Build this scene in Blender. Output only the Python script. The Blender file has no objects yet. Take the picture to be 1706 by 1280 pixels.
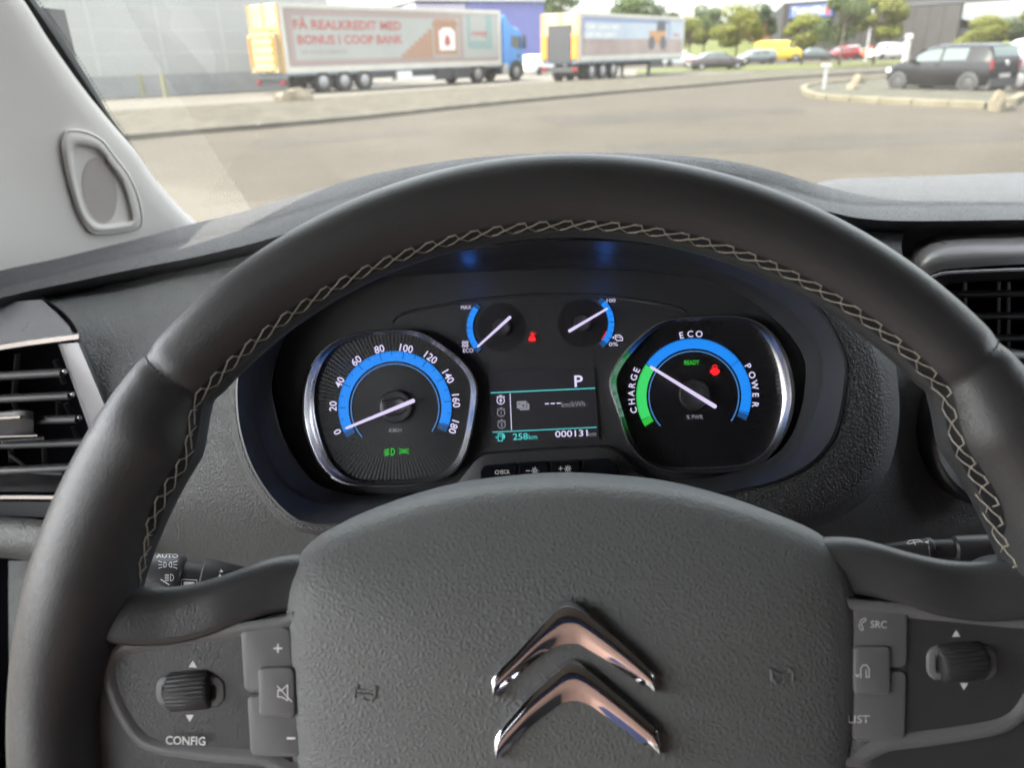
import bpy, bmesh, math, random
from mathutils import Vector, Matrix, noise
random.seed(7)
S = bpy.context.scene
COL = S.collection
# ------------------------------------------------------------------ camera, sky, sun, exposure
EXPO = 3.5
CAM = Vector((0, 0, 1.5)); FPX = 1240.0; IW, IH = 1706, 1280
YAW, PITCH, ROLL = map(math.radians, (2.0, 23.86, 1.5))
F_ = Vector((-math.sin(YAW) * math.cos(PITCH), math.cos(YAW) * math.cos(PITCH), -math.sin(PITCH)))
r0 = Vector((math.cos(YAW), math.sin(YAW), 0)); u0 = r0.cross(F_)
R_ = r0 * math.cos(ROLL) - u0 * math.sin(ROLL)
U_ = u0 * math.cos(ROLL) + r0 * math.sin(ROLL)
cd = bpy.data.cameras.new('camera'); cam = bpy.data.objects.new('camera', cd); COL.objects.link(cam)
cd.sensor_width = 36; cd.lens = FPX / IW * 36; cd.clip_start = 0.01; cd.clip_end = 3000
m = Matrix((R_, U_, -F_)).transposed().to_4x4(); m.translation = CAM
cam.matrix_world = m
cd.dof.use_dof = True; cd.dof.focus_distance = 0.36; cd.dof.aperture_fstop = 12
S.camera = cam

W = bpy.data.worlds.new('World'); S.world = W; W.use_nodes = True
SUN = Vector((-.50, -.14, .85)).normalized()
nt = W.node_tree; bg = nt.nodes['Background']
sk = nt.nodes.new('ShaderNodeTexSky'); sk.sky_type = 'NISHITA'; sk.sun_disc = False
sk.sun_elevation = math.asin(SUN.z); sk.sun_rotation = math.atan2(SUN.x, SUN.y) % (2 * math.pi)
sk.air_density = 1.0; sk.dust_density = 4.0; sk.ozone_density = 1.0
hs_ = nt.nodes.new('ShaderNodeHueSaturation'); hs_.inputs['Saturation'].default_value = .28   # thin bright haze all over the sky
nt.links.new(sk.outputs[0], hs_.inputs['Color']); nt.links.new(hs_.outputs[0], bg.inputs[0]); bg.inputs[1].default_value = 0.15
sl = bpy.data.lights.new('sun', 'SUN'); so = bpy.data.objects.new('sun', sl); COL.objects.link(so)
sl.energy = 2.0; sl.angle = math.radians(0.6); sl.color = (1, .93, .82)
so.rotation_euler = (-SUN).to_track_quat('-Z', 'Y').to_euler(); so.location = (0, 0, 30)
S.view_settings.view_transform = 'Standard'; S.view_settings.look = 'None'
S.view_settings.exposure = EXPO; S.view_settings.gamma = 1; S.view_settings.use_curve_mapping = False
S.cycles.use_denoising = True; S.cycles.denoising_prefilter = 'FAST'; S.cycles.max_bounces = 8; S.cycles.diffuse_bounces = 5
S.cycles.transparent_max_bounces = 12; S.cycles.sample_clamp_indirect = 4
S.cycles.caustics_reflective = False; S.cycles.caustics_refractive = False

# ------------------------------------------------------------------ helpers
def ray(px, py):
    return F_ * FPX + R_ * (px - IW / 2) + U_ * (IH / 2 - py)
def aty(px, py, Y):                      # point of the view ray on the upright plane y = Y
    d = ray(px, py); return CAM + d * (Y / d.y)
def gnd(px, py, z=0.0):                  # point of the view ray on the ground
    d = ray(px, py); return CAM + d * ((z - CAM.z) / d.z)
class Plane:
    def __init__(s, o, ex, ey):
        s.o = Vector(o); s.ex = Vector(ex).normalized(); ez = s.ex.cross(Vector(ey)).normalized()
        s.ez = ez; s.ey = ez.cross(s.ex)
        M = Matrix((s.ex, s.ey, s.ez)).transposed().to_4x4(); M.translation = s.o; s.M = M
    def l(s, px, py, h=0.0):
        d = ray(px, py); t = (s.o + s.ez * h - CAM).dot(s.ez) / d.dot(s.ez)
        p = CAM + d * t - s.o
        return Vector((p.dot(s.ex), p.dot(s.ey), h))

def empty(name, loc=(0, 0, 0), label=None, cat=None, group=None, M=None, rz=0.0):
    o = bpy.data.objects.new(name, None); COL.objects.link(o); o.empty_display_size = .05
    if M is not None: o.matrix_world = M
    else: o.location = loc; o.rotation_euler = (0, 0, rz)
    tag(o, label, cat, group); return o
def tag(o, label=None, cat=None, group=None, kind=None):
    if label: o['label'] = label
    if cat: o['category'] = cat
    if group: o['group'] = group
    if kind: o['kind'] = kind
    return o
def mk(name, vs, fs, mat, parent=None, smooth=True, sharp=40, org=None):
    me = bpy.data.meshes.new(name)
    if org is not None: vs = [Vector(v) - org for v in vs]
    me.from_pydata([tuple(v) for v in vs], [], fs); me.validate(); me.update()
    if mat: me.materials.append(mat)
    if smooth:
        me.polygons.foreach_set('use_smooth', [True] * len(me.polygons))
        if sharp: me.set_sharp_from_angle(angle=math.radians(sharp))
    o = bpy.data.objects.new(name, me); COL.objects.link(o)
    if parent: o.parent = parent
    return o
class MB:                                # collects shapes into one mesh
    def __init__(s): s.v = []; s.f = []
    def add(s, vs, fs):
        n = len(s.v); s.v += [Vector(v) for v in vs]; s.f += [tuple(i + n for i in q) for q in fs]; return s
    def box(s, c, d, rz=0.0, taper=1.0):
        x, y, z = (k / 2 for k in d); co, si = math.cos(rz), math.sin(rz); vs = []
        for k, t in ((-z, 1), (z, taper)):
            for a, b in ((-x, -y), (x, -y), (x, y), (-x, y)):
                a *= t; b *= t
                vs.append((c[0] + a * co - b * si, c[1] + a * si + b * co, c[2] + k))
        return s.add(vs, [(3, 2, 1, 0), (4, 5, 6, 7), (0, 1, 5, 4), (1, 2, 6, 5), (2, 3, 7, 6), (3, 0, 4, 7)])
    def tube(s, pts, rad, n=8, caps=True, squash=1.0):
        pts = [Vector(p) for p in pts]; base = len(s.v); N = len(pts)
        up = None
        for i, p in enumerate(pts):
            t = (pts[min(i + 1, N - 1)] - pts[max(i - 1, 0)]).normalized()
            if up is None:
                up = t.orthogonal().normalized() if abs(t.z) > .9 else Vector((0, 0, 1)) - t * t.z
            up = (up - t * up.dot(t)).normalized(); sd = t.cross(up)
            r = rad[i] if isinstance(rad, (list, tuple)) else rad
            for k in range(n):
                a = 2 * math.pi * k / n
                s.v.append(p + sd * (r * math.cos(a)) + up * (r * squash * math.sin(a)))
        for i in range(N - 1):
            for k in range(n):
                a = base + i * n + k; b = base + i * n + (k + 1) % n
                s.f.append((a, b, b + n, a + n))
        if caps:
            s.f.append(tuple(base + k for k in range(n))[::-1]); s.f.append(tuple(base + (N - 1) * n + k for k in range(n)))
        return s
    def cyl(s, a, b, r, n=20): return s.tube([a, b], r, n)
    def quad(s, *p): return s.add(p, [tuple(range(len(p)))])
    def done(s, name, mat, parent=None, smooth=True, sharp=40, org=None): return mk(name, s.v, s.f, mat, parent, smooth, sharp, org)

def cat(pts, n=None, closed=False):       # Catmull-Rom, resampled evenly
    P = [Vector(p) for p in pts]; K = len(P); out = []
    seg = K if closed else K - 1
    for i in range(seg):
        g = lambda j: P[j % K] if closed else P[max(0, min(K - 1, j))]
        a, b, c, d = g(i - 1), g(i), g(i + 1), g(i + 2)
        for k in range(12):
            t = k / 12
            out.append(.5 * ((2 * b) + (c - a) * t + (2 * a - 5 * b + 4 * c - d) * t * t + (3 * b - a - 3 * c + d) * t ** 3))
    out.append(P[0].copy() if closed else P[-1].copy())
    if n is None: return out
    L = [0.0]
    for i in range(1, len(out)): L.append(L[-1] + (out[i] - out[i - 1]).length)
    res = []; j = 0; T = L[-1]
    for k in range(n):
        d = T * k / (n if closed else n - 1)
        while j < len(L) - 2 and L[j + 1] < d: j += 1
        w = (d - L[j]) / max(1e-9, L[j + 1] - L[j]); res.append(out[j].lerp(out[j + 1], min(1, max(0, w))))
    return res
def grid(rows, closed=False):
    n = len(rows[0]); vs = [p for r in rows for p in r]; fs = []
    for i in range(len(rows) - 1):
        for k in range(n if closed else n - 1):
            a = i * n + k; b = i * n + (k + 1) % n
            fs.append((a, b, b + n, a + n))
    return vs, fs
def refine(rows, m):                      # Catmull-Rom across rows
    out = []
    n = len(rows[0])
    cols = [cat([r[k] for r in rows], (len(rows) - 1) * m + 1) for k in range(n)]
    return [[c[i] for c in cols] for i in range((len(rows) - 1) * m + 1)]
def loftpx(name, curves, n, mat, parent, org, m=1, sharp=40):
    rows = [cat([aty(*p) for p in c], n) for c in curves]
    if m > 1: rows = refine(rows, m)
    v, f = grid(rows); return mk(name, v, f, mat, parent, True, sharp, org)
def polar(pts, cx, cy, n):                # star-shaped px outline resampled by angle
    d = cat([(p[0], p[1], 0) for p in pts], None, True)
    A = sorted((math.atan2(-(p.y - cy), p.x - cx), math.hypot(p.x - cx, p.y - cy)) for p in d)
    A = [(A[-1][0] - 2 * math.pi, A[-1][1])] + A + [(A[0][0] + 2 * math.pi, A[0][1])]
    out = []; j = 0
    for k in range(n):
        a = -math.pi + 2 * math.pi * k / n
        while j < len(A) - 2 and A[j + 1][0] < a: j += 1
        w = (a - A[j][0]) / max(1e-9, A[j + 1][0] - A[j][0]); r = A[j][1] * (1 - w) + A[j + 1][1] * w
        out.append((cx + r * math.cos(a), cy - r * math.sin(a)))
    return out

# ------------------------------------------------------------------ materials
def lin(r, g, b):
    f = lambda c: c / 12.92 if c <= .04045 else ((c + .055) / 1.055) ** 2.4
    return (f(r / 255), f(g / 255), f(b / 255), 1)
def princ(name, col, rough=.5, metal=0.0, spec=.5, coat=0.0):
    mt = bpy.data.materials.new(name); mt.use_nodes = True
    b = mt.node_tree.nodes['Principled BSDF']
    b.inputs['Base Color'].default_value = (*col[:3], 1); b.inputs['Roughness'].default_value = rough
    b.inputs['Metallic'].default_value = metal; b.inputs['Specular IOR Level'].default_value = spec
    b.inputs['Coat Weight'].default_value = coat
    return mt
def N(mt, t, **kw):
    n = mt.node_tree.nodes.new(t)
    for k, v in kw.items(): setattr(n, k, v)
    return n
def L(mt, a, b): mt.node_tree.links.new(a, b)
def grain(name, col, rough, scale, strength, dist, spec=.5, fine=0.0, warp=.25, wear=.25, rmp=.26):
    """pebbled leather / moulded plastic grain"""
    mt = princ(name, col, rough, 0, spec); b = mt.node_tree.nodes['Principled BSDF']
    tc = N(mt, 'ShaderNodeTexCoord'); nz = N(mt, 'ShaderNodeTexNoise'); nz.inputs['Scale'].default_value = scale * .35
    nz.inputs['Detail'].default_value = 2
    L(mt, tc.outputs['Object'], nz.inputs['Vector'])
    mx = N(mt, 'ShaderNodeVectorMath', operation='MULTIPLY_ADD'); mx.inputs[1].default_value = (warp / scale * 4,) * 3
    L(mt, nz.outputs['Color'], mx.inputs[0]); L(mt, tc.outputs['Object'], mx.inputs[2])
    vo = N(mt, 'ShaderNodeTexVoronoi', feature='DISTANCE_TO_EDGE'); vo.inputs['Scale'].default_value = scale
    L(mt, mx.outputs[0], vo.inputs['Vector'])
    cr = N(mt, 'ShaderNodeMapRange'); cr.inputs[1].default_value = 0; cr.inputs[2].default_value = rmp
    cr.interpolation_type = 'SMOOTHSTEP'
    L(mt, vo.outputs['Distance'], cr.inputs[0])
    n2 = N(mt, 'ShaderNodeTexNoise'); n2.inputs['Scale'].default_value = scale * 2.2; n2.inputs['Detail'].default_value = 3
    L(mt, tc.outputs['Object'], n2.inputs['Vector'])
    ad = N(mt, 'ShaderNodeMath', operation='MULTIPLY_ADD'); ad.inputs[1].default_value = .35 + fine
    L(mt, n2.outputs[0], ad.inputs[0]); L(mt, cr.outputs[0], ad.inputs[2])
    bu = N(mt, 'ShaderNodeBump'); bu.inputs['Strength'].default_value = strength; bu.inputs['Distance'].default_value = dist
    L(mt, ad.outputs[0], bu.inputs['Height']); L(mt, bu.outputs[0], b.inputs['Normal'])
    n3 = N(mt, 'ShaderNodeTexNoise'); n3.inputs['Scale'].default_value = 22; n3.inputs['Detail'].default_value = 6
    L(mt, tc.outputs['Object'], n3.inputs['Vector'])
    mr = N(mt, 'ShaderNodeMapRange'); mr.inputs[3].default_value = rough * (1 - wear); mr.inputs[4].default_value = rough * (1 + wear)
    L(mt, n3.outputs[0], mr.inputs[0]); L(mt, mr.outputs[0], b.inputs['Roughness'])
    return mt
def mottled(name, c1, c2, scale, rough=.8, bump=0.0, bscale=None, detail=8, spec=.3, coords='Object', dist=.02):
    mt = princ(name, c1, rough, 0, spec); b = mt.node_tree.nodes['Principled BSDF']
    tc = N(mt, 'ShaderNodeTexCoord'); nz = N(mt, 'ShaderNodeTexNoise'); nz.inputs['Scale'].default_value = scale
    nz.inputs['Detail'].default_value = detail; nz.inputs['Roughness'].default_value = .6
    L(mt, tc.outputs[coords], nz.inputs['Vector'])
    cr = N(mt, 'ShaderNodeValToRGB'); cr.color_ramp.elements[0].color = (*c1[:3], 1); cr.color_ramp.elements[1].color = (*c2[:3], 1)
    cr.color_ramp.elements[0].position = .32; cr.color_ramp.elements[1].position = .68
    L(mt, nz.outputs[0], cr.inputs[0]); L(mt, cr.outputs[0], b.inputs['Base Color'])
    if bump:
        n2 = N(mt, 'ShaderNodeTexNoise'); n2.inputs['Scale'].default_value = bscale or scale * 8; n2.inputs['Detail'].default_value = 4
        L(mt, tc.outputs[coords], n2.inputs['Vector'])
        bu = N(mt, 'ShaderNodeBump'); bu.inputs['Strength'].default_value = bump; bu.inputs['Distance'].default_value = dist
        L(mt, n2.outputs[0], bu.inputs['Height']); L(mt, bu.outputs[0], b.inputs['Normal'])
    return mt
def glow(name, col, k=1.0):               # a lit lamp, needle or screen graphic
    mt = princ(name, (0.02, 0.02, 0.02), .5); b = mt.node_tree.nodes['Principled BSDF']
    b.inputs['Emission Color'].default_value = (*col[:3], 1); b.inputs['Emission Strength'].default_value = k / 2 ** EXPO
    return mt
M = {}
M['rim'] = grain('smooth_leather', (.050, .051, .052), .40, 900, .16, .0004, .5, .2, .3)
M['pad'] = grain('airbag_leather', (.140, .147, .145), .52, 560, .23, .0008, .45, 0, .10, .10, .34)
M['dash'] = grain('dash_grain', (.066, .069, .069), .54, 470, .62, .0010, .45, 0, .12, .10, .30)
M['dashtop'] = grain('dash_top_grain', (.044, .043, .047), .50, 470, .65, .0010, .34, 0, .12, .10, .30)
M['fine'] = grain('fine_plastic', (.035, .036, .038), .45, 1500, .25, .0003, .5)
M['satin'] = grain('satin_plastic', (.045, .046, .049), .38, 2600, .08, .0002, .5)
M['panel'] = grain('panel_plastic', (.160, .163, .166), .42, 2600, .10, .0002, .5)
M['panel_lo'] = grain('panel_plastic_dish', (.042, .043, .045), .45, 2600, .10, .0002, .5)
M['black'] = princ('black_plastic', (.012, .012, .014), .35)
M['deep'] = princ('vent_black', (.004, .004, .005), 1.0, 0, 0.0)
M['slat'] = princ('slat_plastic', (.022, .023, .024), .5, 0, .35)
M['gloss'] = princ('gloss_black', (.008, .009, .011), .12)
M['decor'] = grain('decor_panel', (.125, .125, .132), .30, 2600, .05, .0002, .5)
M['silver'] = princ('silver_trim', (.72, .72, .75), .35, .4)
M['chrome'] = princ('chrome', (.82, .82, .84), .06, 1.0)
M['satinchrome'] = princ('satin_chrome', (.74, .74, .77), .25, 1.0)
M['bluecap'] = princ('pale_blue_cap', (.55, .66, .76), .35)
M['thread'] = princ('cream_thread', (.46, .43, .36), .75)
M['print'] = princ('white_print', (.75, .75, .75), .5)
M['pillar'] = grain('pillar_trim', (.60, .57, .54), .60, 1800, .12, .0003, .3)
M['pillar_gr'] = mottled('speaker_mesh', (.36, .33, .31), (.46, .42, .40), 900, .7, .4, 900, dist=.0006)
M['rubber'] = princ('rubber_seal', (.012, .012, .013), .6)
M['needle'] = glow('needle_lit', lin(226, 214, 250), 1.0)
M['num'] = glow('numeral_lit', lin(228, 220, 255), 1.0)
M['numdim'] = glow('numeral_dim', lin(120, 120, 128), 1.0)
M['blue'] = glow('blue_band_lit', lin(22, 138, 246), 1.0)
M['bluefade'] = glow('blue_band_fading', lin(30, 82, 140), .8)
M['bluel'] = glow('blue_line_lit', lin(84, 140, 205), .8)
M['green'] = glow('green_band_lit', lin(60, 215, 105), 1.0)
M['lampg'] = glow('green_lamp_lit', lin(50, 200, 60), .9)
M['lampr'] = glow('red_lamp_lit', lin(255, 30, 40), 1.1)
M['cyan'] = glow('cyan_lit', lin(80, 205, 205), 1.0)
M['grey'] = glow('grey_graphic_lit', lin(135, 135, 148), 1.0)
M['screen'] = glow('screen_glass', lin(22, 22, 28), 1.0)
# ================================================================== steering wheel
TH = .4646
WP = Plane((.010, .183, 1.299), (1, 0, 0), (0, math.sin(TH), math.cos(TH)))
wheel = empty('steering_wheel', label='black leather steering wheel with cream stitching and chrome double chevron badge', cat='steering wheel', M=WP.M)
SEAM = (math.radians(41.0), math.radians(139.5))
def sm(a, b, x):
    t = max(0, min(1, (x - a) / (b - a))); return t * t * (3 - 2 * t)
def tube_at(t):                           # (ring radius, tube radius) round the rim
    deg = math.degrees(t) % 360
    d = abs(deg - 90) if deg < 270 else abs(deg - 450)
    g = sm(48.8, 57, d) * (1 - .75 * sm(74, 90, d))   # below the seams the grips are fatter
    a = .0139 + .0040 * g
    notch = math.exp(-((d - 49.3) / .9) ** 2) * .0008
    return .1885 - a, a - notch
def rimp(t, s, off=0.0):
    R, a = tube_at(t); a += off
    r = R + a * math.cos(s); return Vector((r * math.cos(t), r * math.sin(t), a * math.sin(s) * 1.06))
n, mm = 540, 36
rows = [[rimp(2 * math.pi * i / n, 2 * math.pi * k / mm) for k in range(mm)] for i in range(n)]
rows.append(rows[0])
v, f = grid(rows, True)
mk('rim', v, f, M['rim'], wheel, True, 0)
# stitching along the inside of the rim: each stitch its own piece
du = math.radians(2.72); rad = math.radians
k = 0
t = rad(18.2)
while t < rad(161):
    g = sm(47, 54, abs(math.degrees(t) - 90))
    e_ = 14 * sm(62, 70, abs(math.degrees(t) - 90))
    s0, s1, s2 = rad(143 + 10 * g + e_), rad(150.5 + 9.5 * g + e_), rad(159 + 9 * g + e_)
    jit = random.uniform(-.06, .06)
    mb = MB(); o = .0003
    mb.tube([rimp(t + du * (.08 + jit), s0, o * .3), rimp(t + du * (.28 + jit), s0 - rad(1), o * 1.6), rimp(t + du * (.45 + jit), s0, o * .4)], .00025, 5)
    mb.tube([rimp(t + du * (.45 + jit), s0 + rad(1), o * .3), rimp(t + du * .72, (s0 + s1) / 2, o * 2.0), rimp(t + du * .98, s1, o)], .00020, 5)
    mb.tube([rimp(t + du * .98, s1, o), rimp(t + du * 1.3, (s1 + s2) / 2, o * 2.0), rimp(t + du * 1.58, s2, o * .5)], .00021, 5)
    mb.tube([rimp(t + du * (.08 + jit), s0 + rad(1), o * .4), rimp(t - du * .02, s1, o * 1.4)], .00017, 5)
    mb.tube([rimp(t + du * .98, s1, o), rimp(t + du * .62, s2, o * .8)], .00015, 5)
    mb.done('stitch', M['thread'], wheel)
    t += du
# the leather welt under the stitches: a slim dark channel
rows = []
for i in range(150):
    tt = rad(20 + 140 * i / 149); g = sm(47, 54, abs(math.degrees(tt) - 90))
    e_ = 14 * sm(62, 70, abs(math.degrees(tt) - 90)); en = 1 - sm(66, 69, abs(math.degrees(tt) - 90))
    rows.append([rimp(tt, rad(150 + 9 * g + e_ + (a - 150) * max(.02, en)), .00012 * en - .0002 * (1 - en)) for a in (142, 146, 150, 155, 160)])
v, f = grid(rows); mk('stitch_channel', v, f, M['black'], wheel)
# tiny perforation-like seam stitches across the rim at the two seams
for sgn, sa in ((1, SEAM[0]), (-1, SEAM[1])):
    mb = MB()
    for q in range(13):
        s = rad(30 + 8.2 * q); p = rimp(sa, s, .0002); p2 = rimp(sa, s + rad(3), .0002)
        mb.tube([p, p2], .00028, 5)
    mb.done('seam_stitching', M['fine'], wheel)

def mm_(x, y, h): return Vector((x / 1000, y / 1000, h / 1000))
# spokes
TURN = math.radians(3.1)                  # the wheel stands a little turned
def spoke(sg):
    rt = (lambda p: Vector((p.x * math.cos(TURN) - p.y * math.sin(TURN), p.x * math.sin(TURN) + p.y * math.cos(TURN), p.z))) if sg > 0 else (lambda p: p)
    xs = [-68, -90, -100, -108, -118, -128, -136, -143, -149, -154, -158]
    yt = [48, 51, 50.8, 48.8, 45.3, 42.5, 41.3, 41.3, 41.9, 43, 45]
    rows = []
    for x, y in zip(xs, yt):
        fx = (x + 92) / -66
        h = -1.5 + 5.5 * sm(-.05, .5, fx) + 3 * sm(.55, 1, fx)
        r = [(y - 24, -58), (y - 10, -36), (y - 2.6, h - 14), (y - .1, h - 8.5), (y - 1.4, h - 3.8), (y - 4.5, h - 1.2), (y - 9, h - .2), (y - 14, h), (y - 17.2, h - .1), (y - 18.2, h - .9), (y - 18.6, h - 3), (y - 18.7, h - 10)]
        rows.append([rt(mm_(sg * -x, a, b)) for a, b in r])
    cols = [cat(c, 40) for c in zip(*rows)]
    cols = refine(cols, 4)
    v, f = grid(cols); o = mk('spoke', v, f, M['rim'], wheel, True, 60)
    # backing behind the control panel
    rows = [[rt(mm_(sg * -x, y, h)) for y in (27 if x > -112 else 24, 22, 16, 0, -20, -45, -60)] for x, h in ((-84, -25), (-92, -1), (-100, .5), (-120, .6), (-150, .8), (-158, 1.4), (-164, 3), (-169, 5.5), (-174, 8))]
    v, f = grid(refine(rows, 2)); mk('spoke_face', v, f, M['rim'], wheel, True, 0)
    # lower arm
    rows = []
    for x in (-92, -110, -130, -150, -163):
        y = -31.0 - (x + 92) * -.09
        y = {-92: -36, -110: -33.5, -130: -31, -150: -24, -163: -6}[x]
        rows.append([rt(mm_(sg * -x, a, b)) for a, b in ((y, -10), (y - .5, -3), (y - 4, 2), (y - 14, 3), (y - 35, -2))])
    cols = [cat(c, 24) for c in zip(*rows)]
    v, f = grid(refine(cols, 3)); mk('spoke_lower_arm', v, f, M['rim'], wheel, True, 60)
for sg in (-1, 1): spoke(sg)

# control panels
PANEL_L = [(498, 1027), (470, 1029), (332, 1050), (234, 1067), (195, 1075), (174, 1092), (168, 1120), (176, 1159), (195, 1202), (219, 1237), (242, 1253), (273, 1262), (352, 1272), (430, 1278), (520, 1286)]
HP = .0020
outl = [WP.l(x, y, HP) for x, y in PANEL_L]
def inset(pts, d):
    c = sum(pts, Vector()) / len(pts); out = []
    K = len(pts)
    for i in range(K):
        tg = (pts[(i + 1) % K] - pts[i - 1]).normalized(); nrm = Vector((-tg.y, tg.x, 0))
        if nrm.dot(c - pts[i]) < 0: nrm = -nrm
        out.append(pts[i] + nrm * d)
    return out
def panel(sg):
    P = [Vector((-p.x * math.cos(TURN) - p.y * math.sin(TURN), -p.x * math.sin(TURN) + p.y * math.cos(TURN), 0)) if sg > 0 else Vector((p.x, p.y, 0)) for p in outl]
    P = cat(P, 72, True)
    def ring(d, h): return [Vector((p.x, p.y, h)) for p in (inset(P, d) if d else P)]
    mb = MB(); rows = [ring(0, HP - .012), ring(0, HP - .0006), ring(.0008, HP), ring(.0030, HP), ring(.0042, HP - .0012), ring(.0052, HP - .0016)]
    v, f = grid(rows, True); mb.add(v, f)
    o = mk('control_panel', mb.v, mb.f, M['panel'], wheel, True, 50)
    c = ring(.0052, HP - .0016); mk('panel_dish', c, [tuple(range(len(c)))], M['panel'], o, True, 0)
    return o
panL, panR = panel(-1), panel(1)
panL['label'] = 'left control panel marked CONFIG'; panR['label'] = 'right control panel marked SRC'

def T(body, px, py, hpx, rot, P, h, mat, parent, name='lettering', wpx=None, bold=.02):
    """flat letters: cap height hpx photo pixels, centred on the pixel, on plane P raised by h"""
    cu = bpy.data.curves.new('t', 'FONT'); cu.body = body; cu.size = 1; cu.offset = bold; cu.resolution_u = 3
    ob = bpy.data.objects.new('t', cu); COL.objects.link(ob)
    dg = bpy.context.evaluated_depsgraph_get(); dg.update()
    me = bpy.data.meshes.new_from_object(ob.evaluated_get(dg)); bpy.data.objects.remove(ob); bpy.data.curves.remove(cu)
    if not me.vertices: return None
    xs = [v.co.x for v in me.vertices]; cx = (min(xs) + max(xs)) / 2; w = max(xs) - min(xs)
    sc = hpx / .70; sx = sc if wpx is None else wpx / w
    c, s_ = math.cos(math.radians(rot)), math.sin(math.radians(rot))
    o = P.l(px, py, h); ux = (P.l(px + 8 * c, py - 8 * s_, h) - o) / 8; uy = (P.l(px - 8 * s_, py - 8 * c, h) - o) / 8
    for v in me.vertices:
        x, y = (v.co.x - cx) * sx, (v.co.y - .35) * sc
        v.co = o + ux * x + uy * y
    me.name = name; me.materials.clear(); me.materials.append(mat)
    ob = bpy.data.objects.new(name, me); COL.objects.link(ob); ob.parent = parent
    return ob
def strokes(lines, w):                    # 2-D polylines (px, y down) -> quads
    mb = MB()
    for ln in lines:
        pts = [Vector((x, y, 0)) for x, y in ln]
        for a, b in zip(pts, pts[1:]):
            t = (b - a); 
            if t.length < 1e-6: continue
            t.normalize(); nn = Vector((-t.y, t.x, 0)) * w / 2; e = t * w * .3
            mb.quad(a + nn - e, a - nn - e, b - nn + e, b + nn + e)
    return mb
def circ(x, y, r, n=14, a0=0, a1=360): return [(x + r * math.cos(math.radians(a0 + (a1 - a0) * i / n)), y + r * math.sin(math.radians(a0 + (a1 - a0) * i / n))) for i in range(n + 1)]
def icon(px, py, P, h, mat, parent, name, lines=(), w=1.5, polys=(), rot=0.0, sc=1.0):
    mb = strokes(lines, w)
    for i, p in enumerate(polys): mb.quad(*[Vector((x, y, 0)) for x, y in p])
    c, s_ = math.cos(math.radians(rot)), math.sin(math.radians(rot)); vs = []
    for i, q in enumerate(mb.v):
        x, y = q.x * sc, q.y * sc
        vs.append(P.l(px + x * c + y * s_, py - x * s_ + y * c, h + (i % 7) * 4e-6))
    return mk(name, vs, mb.f, mat, parent, False)

# ---- left panel contents
HL = HP - .0016
def raised(px_pts, P, h0, h1, mat, parent, name, bev=.0009, n=40, closed_cat=True, dish=0.0):
    pts = [P.l(x, y, h1) for x, y in px_pts]
    pts = cat(pts, n, True) if closed_cat else pts
    Z = lambda q, h: [Vector((p.x, p.y, h)) for p in q]
    rows = [Z(pts, h0), Z(pts, h1 - bev * .8), Z(inset(pts, bev * .35), h1 - bev * .2), Z(inset(pts, bev), h1)]
    if dish: rows += [Z(inset(pts, bev * 1.6), h1), Z(inset(pts, bev * 2.3), h1 - dish)]
    v, f = grid(rows, True); n_ = len(pts); b = len(v) - n_
    f.append(tuple(range(b, b + n_)))
    return mk(name, v, f, mat, parent, True, 24)
def rrect(x0, y0, x1, y1, r=8, k=5, skew=0.0):
    out = []
    for cx, cy, a in ((x1 - r, y0 + r, -90), (x1 - r, y1 - r, 0), (x0 + r, y1 - r, 90), (x0 + r, y0 + r, 180)):
        for i in range(k + 1):
            t = math.radians(a + 90 * i / k); x, y = cx + r * math.cos(t), cy + r * math.sin(t)
            out.append((x + skew * (y - y0), y))
    return out
def roller(px0, px1, cy, ry, tilt, parent):
    a = WP.l(px0, cy + tilt, HL); b = WP.l(px1, cy - tilt, HL)
    r = (WP.l(px0, cy, HL) - WP.l(px0, cy + ry, HL)).length * 1.02
    ax = (b - a).normalized(); nn = Vector((0, 0, 1)); sd = ax.cross(nn).normalized()
    base = a - nn * r * .28
    Ln = (b - a).length; mb = MB(); rows = []
    nt_ = 84
    for x, rr in ((0, .80), (.03, .93), (.08, 1), (.5, 1.03), (.92, 1), (.97, .93), (1, .80)):
        row = []
        for i in range(nt_):
            q = 2 * math.pi * i / nt_
            k = rr * (1 - .045 * (1 - abs(math.sin(q * 14)) ** .6))
            row.append(base + ax * (x * Ln) + (nn * math.cos(q) + sd * math.sin(q)) * r * k)
        rows.append(row)
    v, f = grid(rows, True); f.append(tuple(range(nt_))[::-1]); f.append(tuple(range(len(v) - nt_, len(v))))
    mk('roller', v, f, M['fine'], parent, True, 30)
raised(rrect(257, 1127, 374, 1181, 20, 4), WP, HL - .002, HL + .0012, M['panel'], panL, 'roller_cradle', .0016, 48, True, .0012)
roller(280, 353, 1151, 34, 3, panL)
def tri(px, py, w, hh, P, h, mat, parent, name='arrow_mark'):
    icon(px, py, P, h, mat, parent, name, polys=[[(-w, hh), (0, -hh), (w, hh)]] if hh > 0 else [[(-w, hh), (w, hh), (0, -hh)]])
tri(321, 1107, 7, 6, WP, HL + .0003, M['print'], panL); tri(316, 1198, 7, -6, WP, HL + .0003, M['print'], panL)
T('CONFIG', 309, 1235, 14, -1.5, WP, HL + .0022, M['print'], panL, 'lettering', 66, .012)
def btn_block(pts_list, parent):
    return [raised(p, WP, HL - .002, hh, M['panel'], parent, 'button', .0012, 44, False, dd) for p, hh, dd in pts_list]
bl = btn_block([(rrect(399, 1046, 484, 1156, 12, 5, .06), HL + .0014, 0), (rrect(410, 1160, 494, 1264, 12, 5, .06), HL + .0014, 0), (rrect(428, 1113, 490, 1198, 11, 5, .03), HL + .0028, 0)], panL)
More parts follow.
